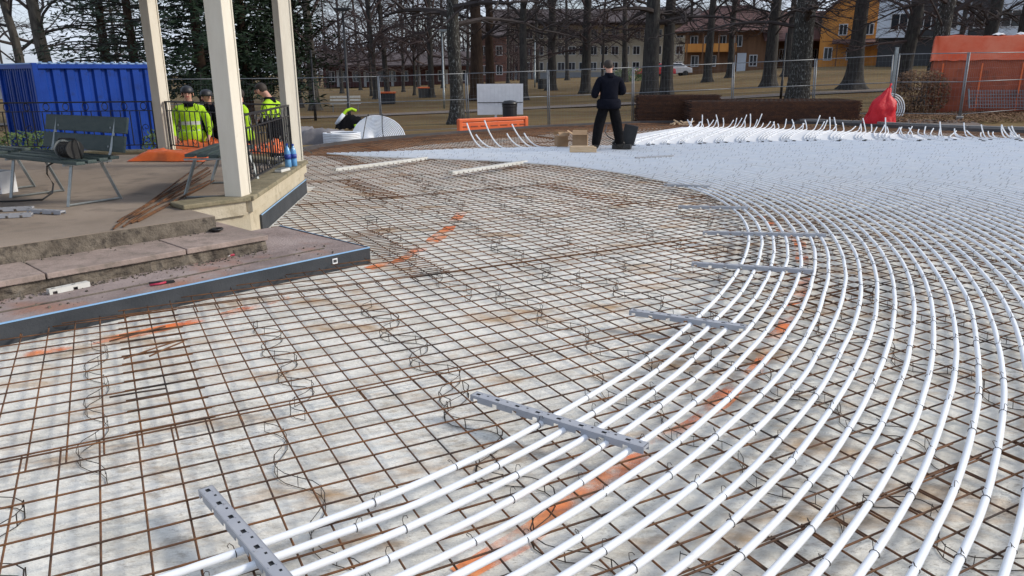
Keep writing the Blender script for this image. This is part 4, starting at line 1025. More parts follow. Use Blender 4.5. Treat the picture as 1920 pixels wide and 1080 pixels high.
# orange covered stack on the right
y = 28.0; xl, xr = (1757 - 960) / 1450 * y, (2010 - 960) / 1450 * y; zg = ground_z(xl, y); ztop = 1.72 + (131 - 74) / 1450 * y
rt = empty('covered_stack', ((xl + xr) / 2, y, zg), R(-27), 'big stack under orange tarpaulin behind the fence on the right', 'covered stack')
W_ = xr - xl; Hh = ztop - zg
def cov(s, t):
    a = s * 2 * math.pi; c_, s_ = math.cos(a), math.sin(a); k_ = max(abs(c_), abs(s_)); x = c_ / k_ * W_ / 2; yy = s_ / k_ * 1.2
    bul = 1 + .018 * nse(x * 1.2, yy * 1.2, t * 3) + .012 * nse(x * 4, yy * 4, t * 7); return (x * bul, yy * bul, t * (Hh - .75) )
ribbon_heap(96, 16, cov).build('side_cover', M['mesh_orange'], rt, smooth=False)
def covt(s, t):
    x = (s - .5) * (W_ + .14); yy = (t - .5) * 2.56; e = max(abs(2 * s - 1), abs(2 * t - 1))
    z = Hh - .06 * (e > .9) + .07 * nse(x * 1.1, yy * 1.1, 5) + .05 * abs(nse(x * 3, yy * 3, 2)); 
    if e > .86: k_ = (.985 if e <= .95 else 1.0) / e; x, yy = x * k_, yy * k_
    if e > .95: z = Hh - .80 + .05 * nse(x * 3, yy, 1)
    return (x, yy, z)
ribbon_heap(60, 30, covt).build('top_cover', M['tarp_faded'], rt, smooth=True)
for x, w_ in ((-.55, .42), (.1, .34)):
    q = ribbon_heap(10, 6, lambda s, t: ((s - .5) * w_, (t - .5) * .8, .09 * math.sin(s * 3.14) * math.sin(t * 3.14) + .03 * nse(s * 4, t * 4, x))); q.build('white_fold', M['white'], rt, loc=(x, -.8, Hh + .03), smooth=True)
for k in range(3):
    q = MB(); q.tube([(-W_ / 2 + .3 + k * 1.2, -1.25, .1), (-W_ / 2 + .32 + k * 1.2, -1.26, Hh - .9)], .03, 5); q.build('tie_strap', M['tarp_orange'], rt)
# slotted pale crate on the right in front
y = 26.6; xc = (1880 - 960) / 1450 * y
rt = empty('mesh_pallet', (xc, y, ground_z(xc, y) + .18), R(-6), 'tilted pale wire pallet in front of the orange covered stack', 'pallet')
for i in range(24):
    q = MB(); q.box((-1.0 + i * .087, .12, .30), (.012, .02, .66), mx=Matrix.Rotation(R(-20), 3, 'X')); q.build('bar', M['fence'], rt)
for j in range(6):
    q = MB(); q.box((0, 0 + j * .045, .02 + j * .11), (2.05, .02, .02)); q.build('cross_bar', M['fence'], rt)
for sx in (-1, 1):
    q = MB(); q.tube([(sx * 1.03, -.02, 0), (sx * 1.03, .24, .64)], .025, 5); q.build('side_frame', M['fence'], rt)

# leaf litter bank and hedge behind the sack
rngl = random.Random(21)
mb = MB()
for k in range(6000):
    u = rngl.uniform(1545, 1960); y = rngl.uniform(23.2, 27.2); x = (u - 960) / 1450 * y
    if y < far_y(x) + .7: continue
    z = ground_z(x, y) + .03 + .04 * rngl.random(); s = rngl.uniform(.03, .06); a = rngl.uniform(0, 6.28); tl = rngl.uniform(-.4, .4)
    c, s_ = math.cos(a) * s, math.sin(a) * s
    mb.face([(x - c, y - s_, z), (x + s_ * .6, y - c * .6, z + tl * .04), (x + c, y + s_, z + .02), (x - s_ * .6, y + c * .6, z - tl * .03)])
tag(mb.build('leaf_litter', M['brownleaf']), 'brown fallen leaves along the fence on the right', 'leaves', kind='stuff')
def shrub(loc, sx, sy, sz, n, m, label, cat, stem=True, seed=1, ls=.035, name='shrub'):
    r = random.Random(seed); rt = empty(name, loc, 0, label, cat)
    q = MB()
    for k in range(n):
        a, b = r.uniform(0, 6.28), r.uniform(0, 1); rr = r.random() ** .4; x, y, z = rr * sx * math.cos(a) * math.sqrt(1 - (2 * b - 1) ** 2 * .8), rr * sy * math.sin(a), sz * b * (1 - .1 * r.random())
        d = Vector((r.gauss(0, 1), r.gauss(0, 1), r.gauss(0, 1))).normalized(); e = d.orthogonal().normalized(); s = ls * r.uniform(.6, 1.4); p = Vector((x, y, z))
        q.face([p - d * s, p + e * s * .5, p + d * s, p - e * s * .5])
    q.build('foliage', M[m], rt)
    if stem:
        q = MB()
        for k in range(7):
            a = k * .9; q.tube([(0, 0, 0), (.4 * sx * math.cos(a), .4 * sy * math.sin(a), .5 * sz), (.8 * sx * math.cos(a), .8 * sy * math.sin(a), .9 * sz)], [.02, .012, .005], 4)
        q.build('stem', M['twig'], rt)
x = (1722 - 960) / 1450 * 27.6
shrub((x, 27.6, ground_z(x, 27.6)), 1.1, .7, 1.5, 3500, 'brownleaf', 'brown leafless-looking hedge behind the fence left of the orange stack', 'hedge', seed=4, ls=.05, name='hedge')
shrub((-10.7, 17.0, -.3), .9, .5, .85, 1500, 'leaf', 'green shrub at the foot of the blue container, left one', 'shrub', seed=5)
shrub((-7.6, 16.9, -.3), .6, .4, .9, 1200, 'leaf', 'green shrub at the foot of the blue container, right one', 'shrub', seed=6)

# ------------------------------------------------------------------ people
def person(label, loc, rz, height, mats, arms, lean=0.0, head_down=0.0, head_turn=0.0, stance=.13, hat=None, bands=False, orange_legs=False, step=0.0, bulk=1.0, dark_below=0.0):
    """Figure facing local +Y, grown as one skin from a joint skeleton. arms: ((elbow),(wrist),(fist)) for right then left."""
    V = []; E = []; Rr = []
    def v(p, rx, ry=None, frm=None):
        V.append(Vector(p)); Rr.append((rx * bulk, (ry or rx) * bulk))
        if frm is not None: E.append((frm, len(V) - 1))
        return len(V) - 1
    ln = lambda z: lean * max(0, z - .95)
    pel = v((0, 0, .95), .225, .180)
    wst = v((0, ln(1.1), 1.10), .240, .185, pel)
    che = v((0, ln(1.3) + .005, 1.30), .265, .190, wst)
    upc = v((0, ln(1.42), 1.42), .215, .150, che)
    nk = v((0, ln(1.52) + .01, 1.52), .070, .070, upc)
    hd = head_down
    h0 = v((0, ln(1.58) + .015 + .02 * hd, 1.585), .064, .068, nk)
    h1 = v((.02 * head_turn, ln(1.66) + .035 + .06 * hd, 1.665 - .01 * hd), .086, .098, h0)
    h2 = v((.02 * head_turn, ln(1.74) + .025 + .09 * hd, 1.735 - .02 * hd), .074, .084, h1)
    hands = []
    for sgn, arm in zip((1, -1), arms):
        sh = v((sgn * .20, ln(1.42), 1.42), .092, .095, upc)
        el = v(arm[0], .086, .088, sh)
        mid = (Vector(arm[0]) + Vector(arm[1])) / 2; fo = v(mid, .072, .072, el)
        wr = v(arm[1], .044, .042, fo)
        pa = v(arm[2], .040, .026, wr); hands.append((len(V) - 1, wr))
        d = (Vector(arm[2]) - Vector(arm[1])).normalized(); sd_ = d.cross(Vector((0, 0, 1)))
        sd_ = sd_.normalized() if sd_.length > .1 else Vector((1, 0, 0))
        dn_ = d.cross(sd_).normalized()
        for f in range(4):
            b0 = Vector(arm[2]) + sd_ * (-.027 + .018 * f) + d * .03; l_ = (.034, .042, .040, .030)[f]
            a1 = v(b0 + d * l_ * .8, .009, .009, pa); v(b0 + d * l_ * 1.3 + dn_ * l_ * .7, .008, .008, a1)
        t1 = v(Vector(arm[2]) - sd_ * .042 * sgn + d * .005, .011, .011, pa); v(Vector(arm[2]) - sd_ * .05 * sgn + d * .04 + dn_ * .012, .009, .009, t1)
    for sgn in (1, -1):
        so = step * sgn
        hp = v((sgn * .095, 0, .88), .125, .130, pel)
        kn = v((sgn * lerp(.10, stance, .6), .025 + so * .5, .50), .115, .115, hp)
        cf_ = v((sgn * lerp(.10, stance, .8), .0 + so * .8, .32), .105, .108, kn)
        an = v((sgn * stance, -.01 + so, .12), .092, .095, cf_)
        he = v((sgn * stance, -.01 + so, .045), .046, .044, an)
        to = v((sgn * (stance + .03), .15 + so, .036), .044, .034, he)
    me = bpy.data.meshes.new('body'); me.from_pydata([tuple(p) for p in V], E, [])
    o = bpy.data.objects.new('body', me); col.objects.link(o)
    md = o.modifiers.new('skin', 'SKIN'); md.branch_smoothing = .6
    for i, sv in enumerate(me.skin_vertices[0].data): sv.radius = Rr[i]; sv.use_root = (i == 0)
    ss = o.modifiers.new('sub', 'SUBSURF'); ss.levels = 2; ss.render_levels = 2
    dg = bpy.context.evaluated_depsgraph_get(); dg.update(); nm = bpy.data.meshes.new_from_object(o.evaluated_get(dg)); bpy.data.objects.remove(o)
    for k in ('jacket', 'trouser', 'skin', 'shoe', 'band', 'orange'): nm.materials.append(mats[k])
    wr = [V[w_] for _, w_ in hands]; ha = [V[h_] for h_, _ in hands]
    hemz = .90
    for p in nm.polygons:
        c = p.center; i = 0
        if any((c - a).length < .11 and (c - a).dot(a - b) > -.055 * (a - b).length for a, b in zip(ha, wr)): i = 2
        elif c.z > 1.535 and abs(c.x) < .13: i = 2
        elif c.z < .115: i = 3
        elif c.z < max(hemz, dark_below): i = 1
        if i == 1 and orange_legs and c.z < .62: i = 5 if not (.36 < c.z < .42) else 4
        if bands and i == 0 and (.98 < c.z < 1.03 or 1.15 < c.z < 1.20) and abs(c.x) < .2: i = 4
        p.material_index = i; p.use_smooth = True
    sc = height / 1.80
    rt = empty('person', loc, rz, label, 'person'); rt.scale = (sc, sc, sc)
    put('body', nm, rt)
    hc = V[h1] + Vector((0, 0, .012))
    # hair: cap hugging the skull, open at the face
    q = MB(); n, mm = 20, 10
    for i in range(n):
        a = 2 * math.pi * i / n
        for j in range(mm + 1):
            lowl = lerp(2.35, 1.22, .5 + .5 * math.sin(a)); b = lowl * j / mm
            q.v.append(tuple(hc + Vector((.097 * math.sin(b) * math.cos(a), .110 * math.sin(b) * math.sin(a) - .004, .020 + .105 * math.cos(b)))))
    for i in range(n):
        for j in range(mm):
            a0, a1 = i * (mm + 1) + j, ((i + 1) % n) * (mm + 1) + j; q.f.append((a0, a0 + 1, a1 + 1, a1)); q.mi.append(0)
    q.build('hair', mats['hair'], rt, smooth=True)
    for sgn in (1, -1):
        q = MB(); q.lathe([(.006, -.03), (.016, -.015), (.018, .012), (.010, .032)], 8, sx=.5, sy=1.0); q.build('ear', mats['skin'], rt, loc=hc + Vector((sgn * .094, -.004, -.02)), smooth=True)
        q = MB(); q.lathe([(.004, -.008), (.011, 0), (.004, .008)], 8); q.build('eye', M['black'], rt, loc=hc + Vector((sgn * .033, .099, .004)))
    q = MB(); q.box((0, 0, 0), (.026, .034, .05), taper=.5); q.build('nose', mats['skin'], rt, loc=hc + Vector((0, .108, -.018)), bevel=.008)
    q = MB(); q.box((0, 0, 0), (.046, .01, .010)); q.build('mouth', M['crimson'], rt, loc=hc + Vector((0, .094, -.055)), bevel=.003)
    if hat:
        q = MB(); q.lathe([(.106, -.012), (.108, .02), (.098, .065), (.064, .100), (.01, .116)], 18, sy=1.1); q.build('cap', hat, rt, loc=hc + Vector((0, 0, .022)), smooth=True)
    # collar and jacket hem as cloth bands
    q = MB(); q.lathe([(.118, 1.45), (.100, 1.50), (.090, 1.545), (.078, 1.545)], 16, sy=.95, c=(0, ln(1.5) + .005, 0)); q.build('collar', mats['collar'], rt, smooth=True)
    q = MB(); q.lathe([(.245, .84), (.255, .90), (.250, .99), (.22, 1.03)], 20, sy=.80, c=(0, 0, 0)); q.build('jacket_hem', mats['trouser'] if dark_below else mats['jacket'], rt, smooth=True).scale = (bulk, bulk, 1)
    return rt
dark = dict(jacket=M['navy'], trouser=M['trouser'], skin=M['skin'], shoe=M['black'], band=M['reflect'], orange=M['hivis_orange'], hair=M['hair'], collar=M['navy'])
hv = dict(jacket=M['hivis'], trouser=M['trouser'], skin=M['skin'], shoe=M['black'], band=M['reflect'], orange=M['hivis_orange'], hair=M['hair'], collar=M['navy'])
p = at(1139, 281, ZPI + PR)
person('worker in dark navy clothes standing with his back turned on the pipes', (p.x, p.y, ZPI + PR - .004), R(8), 1.84, dark,
       (((.31, .02, 1.15), (.21, .27, 1.16), (.14, .35, 1.18)), ((-.31, -.01, 1.10), (-.21, .25, 1.10), (-.13, .33, 1.13))), lean=.02, head_turn=-1, stance=.27, step=.05)
q = MB(); q.box((0, 0, .84), (.07, .16, .2)); 
relax = (((.30, -.02, 1.14), (.29, .16, .96), (.27, .22, .90)), ((-.30, -.02, 1.14), (-.29, .16, .96), (-.27, .22, .90)))
fold = (((.30, .08, 1.14), (.08, .30, 1.14), (-.02, .32, 1.15)), ((-.30, .08, 1.14), (-.08, .28, 1.08), (.02, .30, 1.08)))
def stand(u, vtop, d):
    q_ = atd(u, vtop, d); return q_
for (u, vt, d, hgt, rz, lb, arms, hat, bands, ol, hdn, mm) in [
    (349, 155, 13.9, 1.82, R(200), 'worker in yellow jacket, dark cap and orange lower trousers behind the railing', relax, M['helmet'], True, True, 0, hv),
    (388, 162, 14.3, 1.78, R(150), 'worker in dark top and yellow trousers half hidden by the near post', fold, M['helmet'], False, False, 0, dict(hv, jacket=M['navy'], trouser=M['hivis'])),
    (449, 165, 14.3, 1.76, R(120), 'worker in yellow jacket just right of the near cream post', relax, None, True, False, 0, hv),
    (512, 153, 13.5, 1.80, R(80), 'bareheaded worker in yellow vest looking down beside the far post', fold, None, False, False, 1.6, hv)]:
    tpt = atd(u, vt, d); person(lb, (tpt.x, tpt.y, tpt.z - hgt - (.06 if hat else .0)), rz, hgt, mm, arms, hat=hat, bands=bands, orange_legs=ol, head_down=hdn, lean=.10 * hdn, bulk=.90, dark_below=1.22 if hdn else 0)

# ------------------------------------------------------------------ trees
def bez(a, b, c, n): return [a * (1 - t) ** 2 + b * 2 * t * (1 - t) + c * t * t for t in [i / n for i in range(n + 1)]]
def crown_mesh(seed, h, z0, spread, m, nprim=26, nsec=9, ntw=7, droop=.5, thick=1.0):
    r = random.Random(seed); q = MB()
    for k in range(nprim):
        u = (k + r.random()) / nprim; z = z0 + (h - z0) * u ** 1.15; a = k * 2.4 + r.uniform(-.5, .5); Lp = spread * (1.05 - .55 * u) * r.uniform(.7, 1.15)
        d = Vector((math.cos(a), math.sin(a), 0)); s = Vector((0, 0, z))
        rise = (r.uniform(.15, 1.1) if r.random() < .75 else r.uniform(-.35, .1)) * Lp * .7
        pts = bez(s, s + d * Lp * r.uniform(.25, .5) + Vector((r.uniform(-.8, .8), r.uniform(-.8, .8), rise + r.uniform(-.2, .9))), s + d * Lp + Vector((r.uniform(-1.2, 1.2), r.uniform(-1.2, 1.2), rise * r.uniform(-.2, 1.5) - droop * r.random() * 1.6)), 7)
        pts = [p_ + Vector((nse(p_.x * 1.3, p_.y * 1.3, seed), nse(p_.y * 1.3, p_.z * 1.3, seed + 5), nse(p_.z, p_.x, seed + 9))) * (.42 * min(1, i / 3)) for i, p_ in enumerate(pts)]
        r0 = .085 * thick * (1.1 - .6 * u) * r.uniform(.6, 1.3)
        q.tube(pts, [r0 * (1 - .8 * i / 7) for i in range(8)], 5, cap=False)
        for j in range(nsec):
            t = .18 + .82 * (j + r.random()) / nsec; i = min(6, int(t * 7)); b = pts[i].lerp(pts[i + 1], t * 7 - i)
            a2 = a + r.choice((-1, 1)) * r.uniform(.4, 1.3); L2 = Lp * .42 * (1.15 - .6 * t) * r.uniform(.6, 1.3); d2 = Vector((math.cos(a2), math.sin(a2), r.uniform(-.55, .95)))
            p2 = bez(b, b + d2 * L2 * .5, b + d2 * L2 + Vector((0, 0, r.uniform(-.5, .25) * droop)), 4)
            p2 = [x_ + Vector((r.uniform(-.11, .11), r.uniform(-.11, .11), r.uniform(-.11, .11))) * (1 if ii else 0) for ii, x_ in enumerate(p2)]
            q.tube(p2, [max(.006, r0 * .36 * (1 - .75 * ii / 4)) for ii in range(5)], 4, cap=False)
            for l_ in range(ntw):
                t2 = .2 + .8 * (l_ + r.random()) / ntw; i2 = min(3, int(t2 * 4)); b2 = p2[i2].lerp(p2[i2 + 1], t2 * 4 - i2)
                a3 = a2 + r.uniform(-1.4, 1.4); L3 = r.uniform(.3, .95); d3 = Vector((math.cos(a3), math.sin(a3), r.uniform(-.8, .8)))
                e3 = b2 + d3 * L3 + Vector((0, 0, -.12 * droop)); m3 = b2.lerp(e3, .5) + Vector((0, 0, .06))
                q.tube([b2, m3, e3], [.0075, .006, .003], 3, cap=False)
                for z_ in range(2):
                    b4 = m3.lerp(e3, r.random()); d4 = Vector((r.uniform(-1, 1), r.uniform(-1, 1), r.uniform(-.5, .5))) * .28; q.tube([b4, b4 + d4], [.005, .003], 3, cap=False)
    return q.mesh('crown', m)
CR = [crown_mesh(1, 15, 3.0, 6.5, M['twig'], nprim=24, nsec=9, ntw=7), crown_mesh(2, 15, 4.2, 6.0, M['twig'], nprim=18, nsec=8, ntw=6, droop=.9), crown_mesh(3, 14, 2.4, 5.5, M['twigred'], nprim=26, nsec=10, ntw=8), crown_mesh(4, 13, 3.0, 5.0, M['twigred'], nprim=24)]
CRB = crown_mesh(5, 14, 3.6, 6.2, M['twig'], nprim=18, nsec=7, ntw=5, thick=1.6)
def trunk_mesh(seed, r0, h, lean, m, flare=1.6, fork=None):
    r = random.Random(seed); q = MB(); n = 18; N = 26
    for i in range(N + 1):
        z = h * (i / N) ** 1.6 - .25; t = max(0, z) / h
        rr = r0 * (1 - .72 * t) * (1 + (flare - 1) * math.exp(-max(0, z) / (r0 * .9)))
        cx, cy = lean[0] * z + .08 * nse(z * .4, seed) , lean[1] * z + .08 * nse(z * .4, seed + 4)
        for j in range(n):
            a = 2 * math.pi * j / n; lob = 1 + (.16 * math.exp(-max(0, z) / .7)) * math.sin(a * 5 + seed) + .05 * nse(math.cos(a) * 1.5 + seed, math.sin(a) * 1.5, z * .8) + .03 * nse(math.cos(a) * 5, math.sin(a) * 5, z * 3)
            q.v.append((cx + rr * lob * math.cos(a), cy + rr * lob * math.sin(a), z))
    for i in range(N):
        for j in range(n):
            j2 = (j + 1) % n; q.f.append((i * n + j, i * n + j2, (i + 1) * n + j2, (i + 1) * n + j)); q.mi.append(0)
    return q.mesh('trunk', m, True)
tn = [0]
def tree(u, vbase, y, wpx, label, m='bark', lean=(0, 0), crown=None, cs=1.0, name='bare_tree', h=15, group=None, flare=1.5, rot=None):
    tn[0] += 1; k = tn[0]; x = (u - 960) / 1450 * y; z = ground_z(x, y)
    r0 = wpx * y / 1450 / 2
    rt = empty(name, (x, y, z), 0, label, 'tree', group)
    put('trunk', trunk_mesh(k, r0, h, lean, M[m], flare), rt)
    if crown is not None:
        o = put('crown', crown, rt, (lean[0] * 4, lean[1] * 4, 0), (rot if rot is not None else k * 1.7)); o.scale = (cs, cs, cs)
    return rt
# the big trunks one can tell apart
tree(857, 212, 31.5, 27, 'tall speckled tree right behind the fence, left of the white board', 'lichen', (-.004, 0), CRB, 1.0, rot=.4)
tree(897, 165, 52, 26, 'dark red-brown tree, the left of the pair above the white board', 'redbark', (.0, 0), CR[0], 1.0)
tree(921, 165, 56, 18, 'ivy-brown tree, the right of the pair above the white board', 'redbark', (.005, 0), CR[1], .9)
tree(984, 167, 50, 16, 'slim dark tree beside the right edge of the white board', 'bark', (-.004, 0), CR[1], 1.0)
tree(1036, 158, 62, 17, 'straight dark tree in front of the beige building, the left one', 'bark', (.003, 0), CR[0], 1.0)
tree(1100, 163, 55, 19, 'mossy dark tree in front of the beige building, left of the worker', 'bark', (.0, 0), CR[2], 1.0)
tree(1219, 172, 46, 33, 'massive dark trunk right of the worker, the left of a close pair', 'bark', (.0, 0), CRB, 1.1, flare=1.15)
tree(1250, 168, 50, 24, 'massive dark trunk right of the worker, the right of a close pair', 'bark', (.004, 0), CR[0], 1.1, flare=1.2)
tree(1325, 152, 62, 16, 'slender leaning tree in front of the brown timber house', 'bark', (.012, 0), CR[1], 1.0)
tree(1440, 160, 52, 24, 'dark tree with flared roots left of the speckled trunk', 'bark', (.012, 0), CR[0], 1.0)
tree(1496, 182, 37, 42, 'thick lichen-speckled trunk right behind the long rusty stack', 'lichen', (.003, 0), CRB, .9, rot=2.6, flare=1.15)
tree(1597, 165, 47, 30, 'dark tree with flared roots in front of the ochre house', 'bark', (.006, 0), CR[1], 1.0, flare=1.9)
tree(1741, 195, 34, 32, 'lichen-grey tree leaning right behind the thick steel post', 'lichen', (.075, 0), CR[0], 1.0)
tree(1688, 150, 44, 28, 'dark leaning tree in front of the pale blue building', 'bark', (.06, 0), CR[2], .9)
tree(1832, 150, 40, 26, 'dark leaning tree rising behind the orange covered stack', 'bark', (.06, 0), CR[0], .9)
tree(1905, 150, 36, 40, 'very dark thick trunk at the right edge behind the orange stack', 'bark', (.03, 0), CR[1], .9)
tree(62, 150, 42, 18, 'grey bare tree above the container, the leftmost one', 'greybark', (-.08, 0), CR[0], .9)
tree(110, 150, 38, 26, 'grey bare tree above the left end of the container', 'greybark', (-.07, 0), CR[1], .9)
tree(592, 180, 46, 19, 'grey bare tree beside the conifers, left of the tall lamp post', 'greybark', (-.01, 0), CR[2], .9)
tree(562, 178, 50, 14, 'thinner grey bare tree just right of the far cream post', 'bark', (.0, 0), CR[3], .9)
tree(708, 165, 62, 10, 'slim bare tree right of the tall lamp post, the left of two', 'bark', (-.03, 0), CR[2], 1.0)
tree(730, 163, 64, 11, 'slim bare tree right of the tall lamp post, the right of two', 'bark', (-.045, 0), CR[0], 1.0)
tree(812, 163, 60, 12, 'slim bare tree half hidden left of the speckled tree', 'bark', (.0, 0), CR[2], 1.0)
tree(1172, 150, 72, 12, 'crooked young tree in front of the beige building near the worker', 'bark', (-.03, 0), CR[3], 1.0)
tree(1366, 150, 66, 12, 'thin dark tree between the brown house and the dark flared tree', 'bark', (.0, 0), CR[3], 1.0)
tree(1470, 152, 62, 13, 'thin tree hidden left of the speckled trunk', 'bark', (.03, 0), CR[0], 1.0)
# smaller background trees that close the view
rngt = random.Random(12)
spots = [(645, 82), (680, 95), (760, 78), (835, 84), (700, 70), (1010, 90), (1130, 80), (880, 95), (780, 66),  (788, 100), (620, 110), (955, 96), (1065, 102), (1290, 98), (235, 90), (20, 85), (1785, 62), (1400, 95)]
for k, (u, y) in enumerate(spots):
    tree(u, 0, y, rngt.uniform(5, 9), 'slender bare tree in the mass of twigs behind the fence' if k not in (14, 15, 16) else ('slender bare tree far behind the container' if k < 16 else 'slender bare tree in front of the pale blue building'), 'bark', (rngt.uniform(-.03, .03), 0), CR[2 + k % 2] if k % 3 else CR[k % 2], rngt.uniform(.8, 1.1), group='slender bare background trees')
# far wood behind everything
r = random.Random(77); mb = MB()
for k in range(3600):
    y = r.uniform(118, 150); u = r.uniform(560, 1000) if k < 2700 else r.uniform(1260, 1960); x = (u - 960) / 1450 * y; z = ground_z(x, y); hh = r.uniform(3, 9)
    a = r.uniform(0, 6.28); s = Vector((x, y, z + r.uniform(0, 6))); e = s + Vector((math.cos(a) * r.uniform(.4, 2.4), 0, r.uniform(.2, 3.0)))
    mb.tube([s, s.lerp(e, .5) + Vector((r.uniform(-.2, .2), 0, r.uniform(-.2, .2))), e], [.05, .035, .015], 3, cap=False)
for k in range(70):
    y = r.uniform(118, 150); u = r.uniform(560, 1000); x = (u - 960) / 1450 * y; z = ground_z(x, y); mb.tube([(x, y, z - .2), (x + r.uniform(-.5, .5), y, z + r.uniform(6, 11))], [.16, .06], 5, cap=False)
tag(mb.build('far_wood', M['twigred']), 'purple-brown mass of bare twigs far behind the park', 'wood', kind='stuff')
# conifers
def conifer_mesh(seed, h, z0, spread, dens, m, dr=.25, ls=.16):
    r = random.Random(seed); f = MB(); b = MB()
    nw = int((h - z0) / .42)
    for k in range(nw):
        z = z0 + (h - z0) * k / nw; Lw = spread * (1 - .62 * (z - z0) / (h - z0))
        for j in range(6):
            a = j * 1.047 + k * .61 + r.uniform(-.3, .3); L_ = Lw * r.uniform(.55, 1.12); d = Vector((math.cos(a), math.sin(a), 0)); s = Vector((0, 0, z + r.uniform(-.2, .2)))
            pts = bez(s, s + d * L_ * .5 + Vector((0, 0, .25)), s + d * L_ + Vector((0, 0, -dr * L_ * r.uniform(.3, 1.3))), 5)
            b.tube(pts, [.045, .038, .03, .02, .014, .006], 4, cap=False)
            for i in range(int(L_ * dens)):
                t = .25 + .75 * r.random(); ii = min(4, int(t * 5)); p = pts[ii].lerp(pts[ii + 1], t * 5 - ii) + Vector((r.gauss(0, .24), r.gauss(0, .24), r.gauss(-.08, .13)))
                e = Vector((r.gauss(0, 1), r.gauss(0, 1), r.gauss(0, .5))).normalized(); e2 = e.orthogonal().normalized(); sz = ls * r.uniform(.5, 1.3)
                f.face([p - e * sz, p + e2 * sz * .26, p + e * sz, p - e2 * sz * .26])
    return f.mesh('crown', m), b.mesh('branches', M['bark'])
CF = [conifer_mesh(1, 14, 1.7, 3.1, 42, M['needle']), conifer_mesh(2, 12, 2.0, 4.0, 9, M['needle2'], dr=.12), conifer_mesh(3, 13, 2.6, 2.8, 30, M['needle'])]
def conifer(u, y, k, label, s=1.0, r0=.25):
    x = (u - 960) / 1450 * y; rt = empty('conifer', (x, y, ground_z(x, y)), u * .1, label, 'tree')
    put('trunk', trunk_mesh(int(u), r0, 12, (0, 0), M['redbark'], 1.3), rt)
    o = put('crown', CF[k][0], rt); o.scale = (s, s, s); o = put('branch_whorls', CF[k][1], rt); o.scale = (s, s, s)
conifer(388, 33, 0, 'dense dark conifer behind the bandstand, left of the near post'); conifer(470, 35, 0, 'dense dark conifer between the near and far cream posts', 1.05)
conifer(545, 40, 2, 'dark conifer just right of the far cream post', .95)
conifer(215, 37, 1, 'loose open conifer above the blue container, the left one')
conifer(265, 36, 1, 'loose open conifer behind the left cream post')

# ------------------------------------------------------------------ lamp posts, board posts
def lamp_post(u, y, vtop, label, r=.055, m='lamp', arm=True):
    x = (u - 960) / 1450 * y; z = ground_z(x, y); zt = 1.72 + (136 - vtop) / 1450 * y
    rt = empty('lamp_post', (x, y, z), 0, label, 'lamp post')
    q = MB(); q.tube([(0, 0, 0), (0, 0, 1.0), (0, 0, 1.02), (0, 0, zt - z)], [r * 1.3, r * 1.3, r, r * .8], 10); q.build('pole', M[m], rt, smooth=True)
    if arm:
        q = MB(); q.tube([(0, 0, zt - z), (0, 0, zt - z + .12)], .03, 8); q.box((0, 0, zt - z + .18), (.62, .28, .07)); q.box((0, 0, zt - z + .12), (.4, .2, .05)); q.build('lamp_head', M[m], rt, bevel=.01)
    return rt
lamp_post(656, 30, 33, 'tall black lamp post behind the white pipe coils')
lamp_post(592, 36, 95, 'shorter black post between the far cream post and tall lamp post', .05, arm=False)
lamp_post(835, 44, 68, 'slim pale lamp post left of the speckled tree', .05, 'steel')
lamp_post(1465, 40, 70, 'thin black post left of the thick speckled trunk', .05, arm=False)
lamp_post(1005, 70, 80, 'slim pale flag pole in front of the beige building', .06, 'steel', arm=False)

# ------------------------------------------------------------------ buildings
def windows(rt, pts, w_, h_, mf, depth=.06, mull=1, rz=0.0):
    f = MB(); t = .09
    f.box((0, 0, h_ / 2 - t / 2), (w_, depth, t)); f.box((0, 0, -h_ / 2 + t / 2), (w_, depth, t)); f.box((-w_ / 2 + t / 2, 0, 0), (t, depth, h_ - 2 * t)); f.box((w_ / 2 - t / 2, 0, 0), (t, depth, h_ - 2 * t))
    for k in range(mull): f.box((-w_ / 2 + w_ * (k + 1) / (mull + 1), 0, 0), (t * .8, depth * .9, h_ - 2 * t))
    fm = f.mesh('window', mf); g = MB(); g.box((0, .01, 0), (w_ - .02, .03, h_ - .02)); gm = g.mesh('pane', M['glass'])
    for p in pts:
        o = put('window', fm, rt, p, rz); put('pane', gm, o)
def gable(q, w_, d_, z0, z1, over=.4, along='x'):
    if along == 'x':
        a = [(-w_ / 2 - over, -d_ / 2 - over), (w_ / 2 + over, -d_ / 2 - over), (w_ / 2 + over, d_ / 2 + over), (-w_ / 2 - over, d_ / 2 + over)]
        r0, r1 = (-w_ / 2 - over, 0, z1), (w_ / 2 + over, 0, z1)
        A, B, C, D = [(p[0], p[1], z0) for p in a]
        for dz in (0, -.2):
            sh = lambda p: (p[0], p[1], p[2] + dz)
            q.face([sh(A), sh(B), sh(r1), sh(r0)]); q.face([sh(D), sh(r0), sh(r1), sh(C)])
        q.face([A, B, (B[0], B[1], B[2] - .2), (A[0], A[1], A[2] - .2)])
    else:
        A, B, C, D = (-w_ / 2 - over, -d_ / 2 - over, z0), (w_ / 2 + over, -d_ / 2 - over, z0), (w_ / 2 + over, d_ / 2 + over, z0), (-w_ / 2 - over, d_ / 2 + over, z0)
        r0, r1 = (0, -d_ / 2 - over, z1), (0, d_ / 2 + over, z1)
        for dz in (0, -.2):
            sh = lambda p: (p[0], p[1], p[2] + dz)
            q.face([sh(A), sh(r0), sh(r1), sh(D)]); q.face([sh(B), sh(C), sh(r1), sh(r0)])
        for P, Q_ in ((A, r0), (r0, B)): q.face([P, Q_, (Q_[0], Q_[1], Q_[2] - .2), (P[0], P[1], P[2] - .2)])
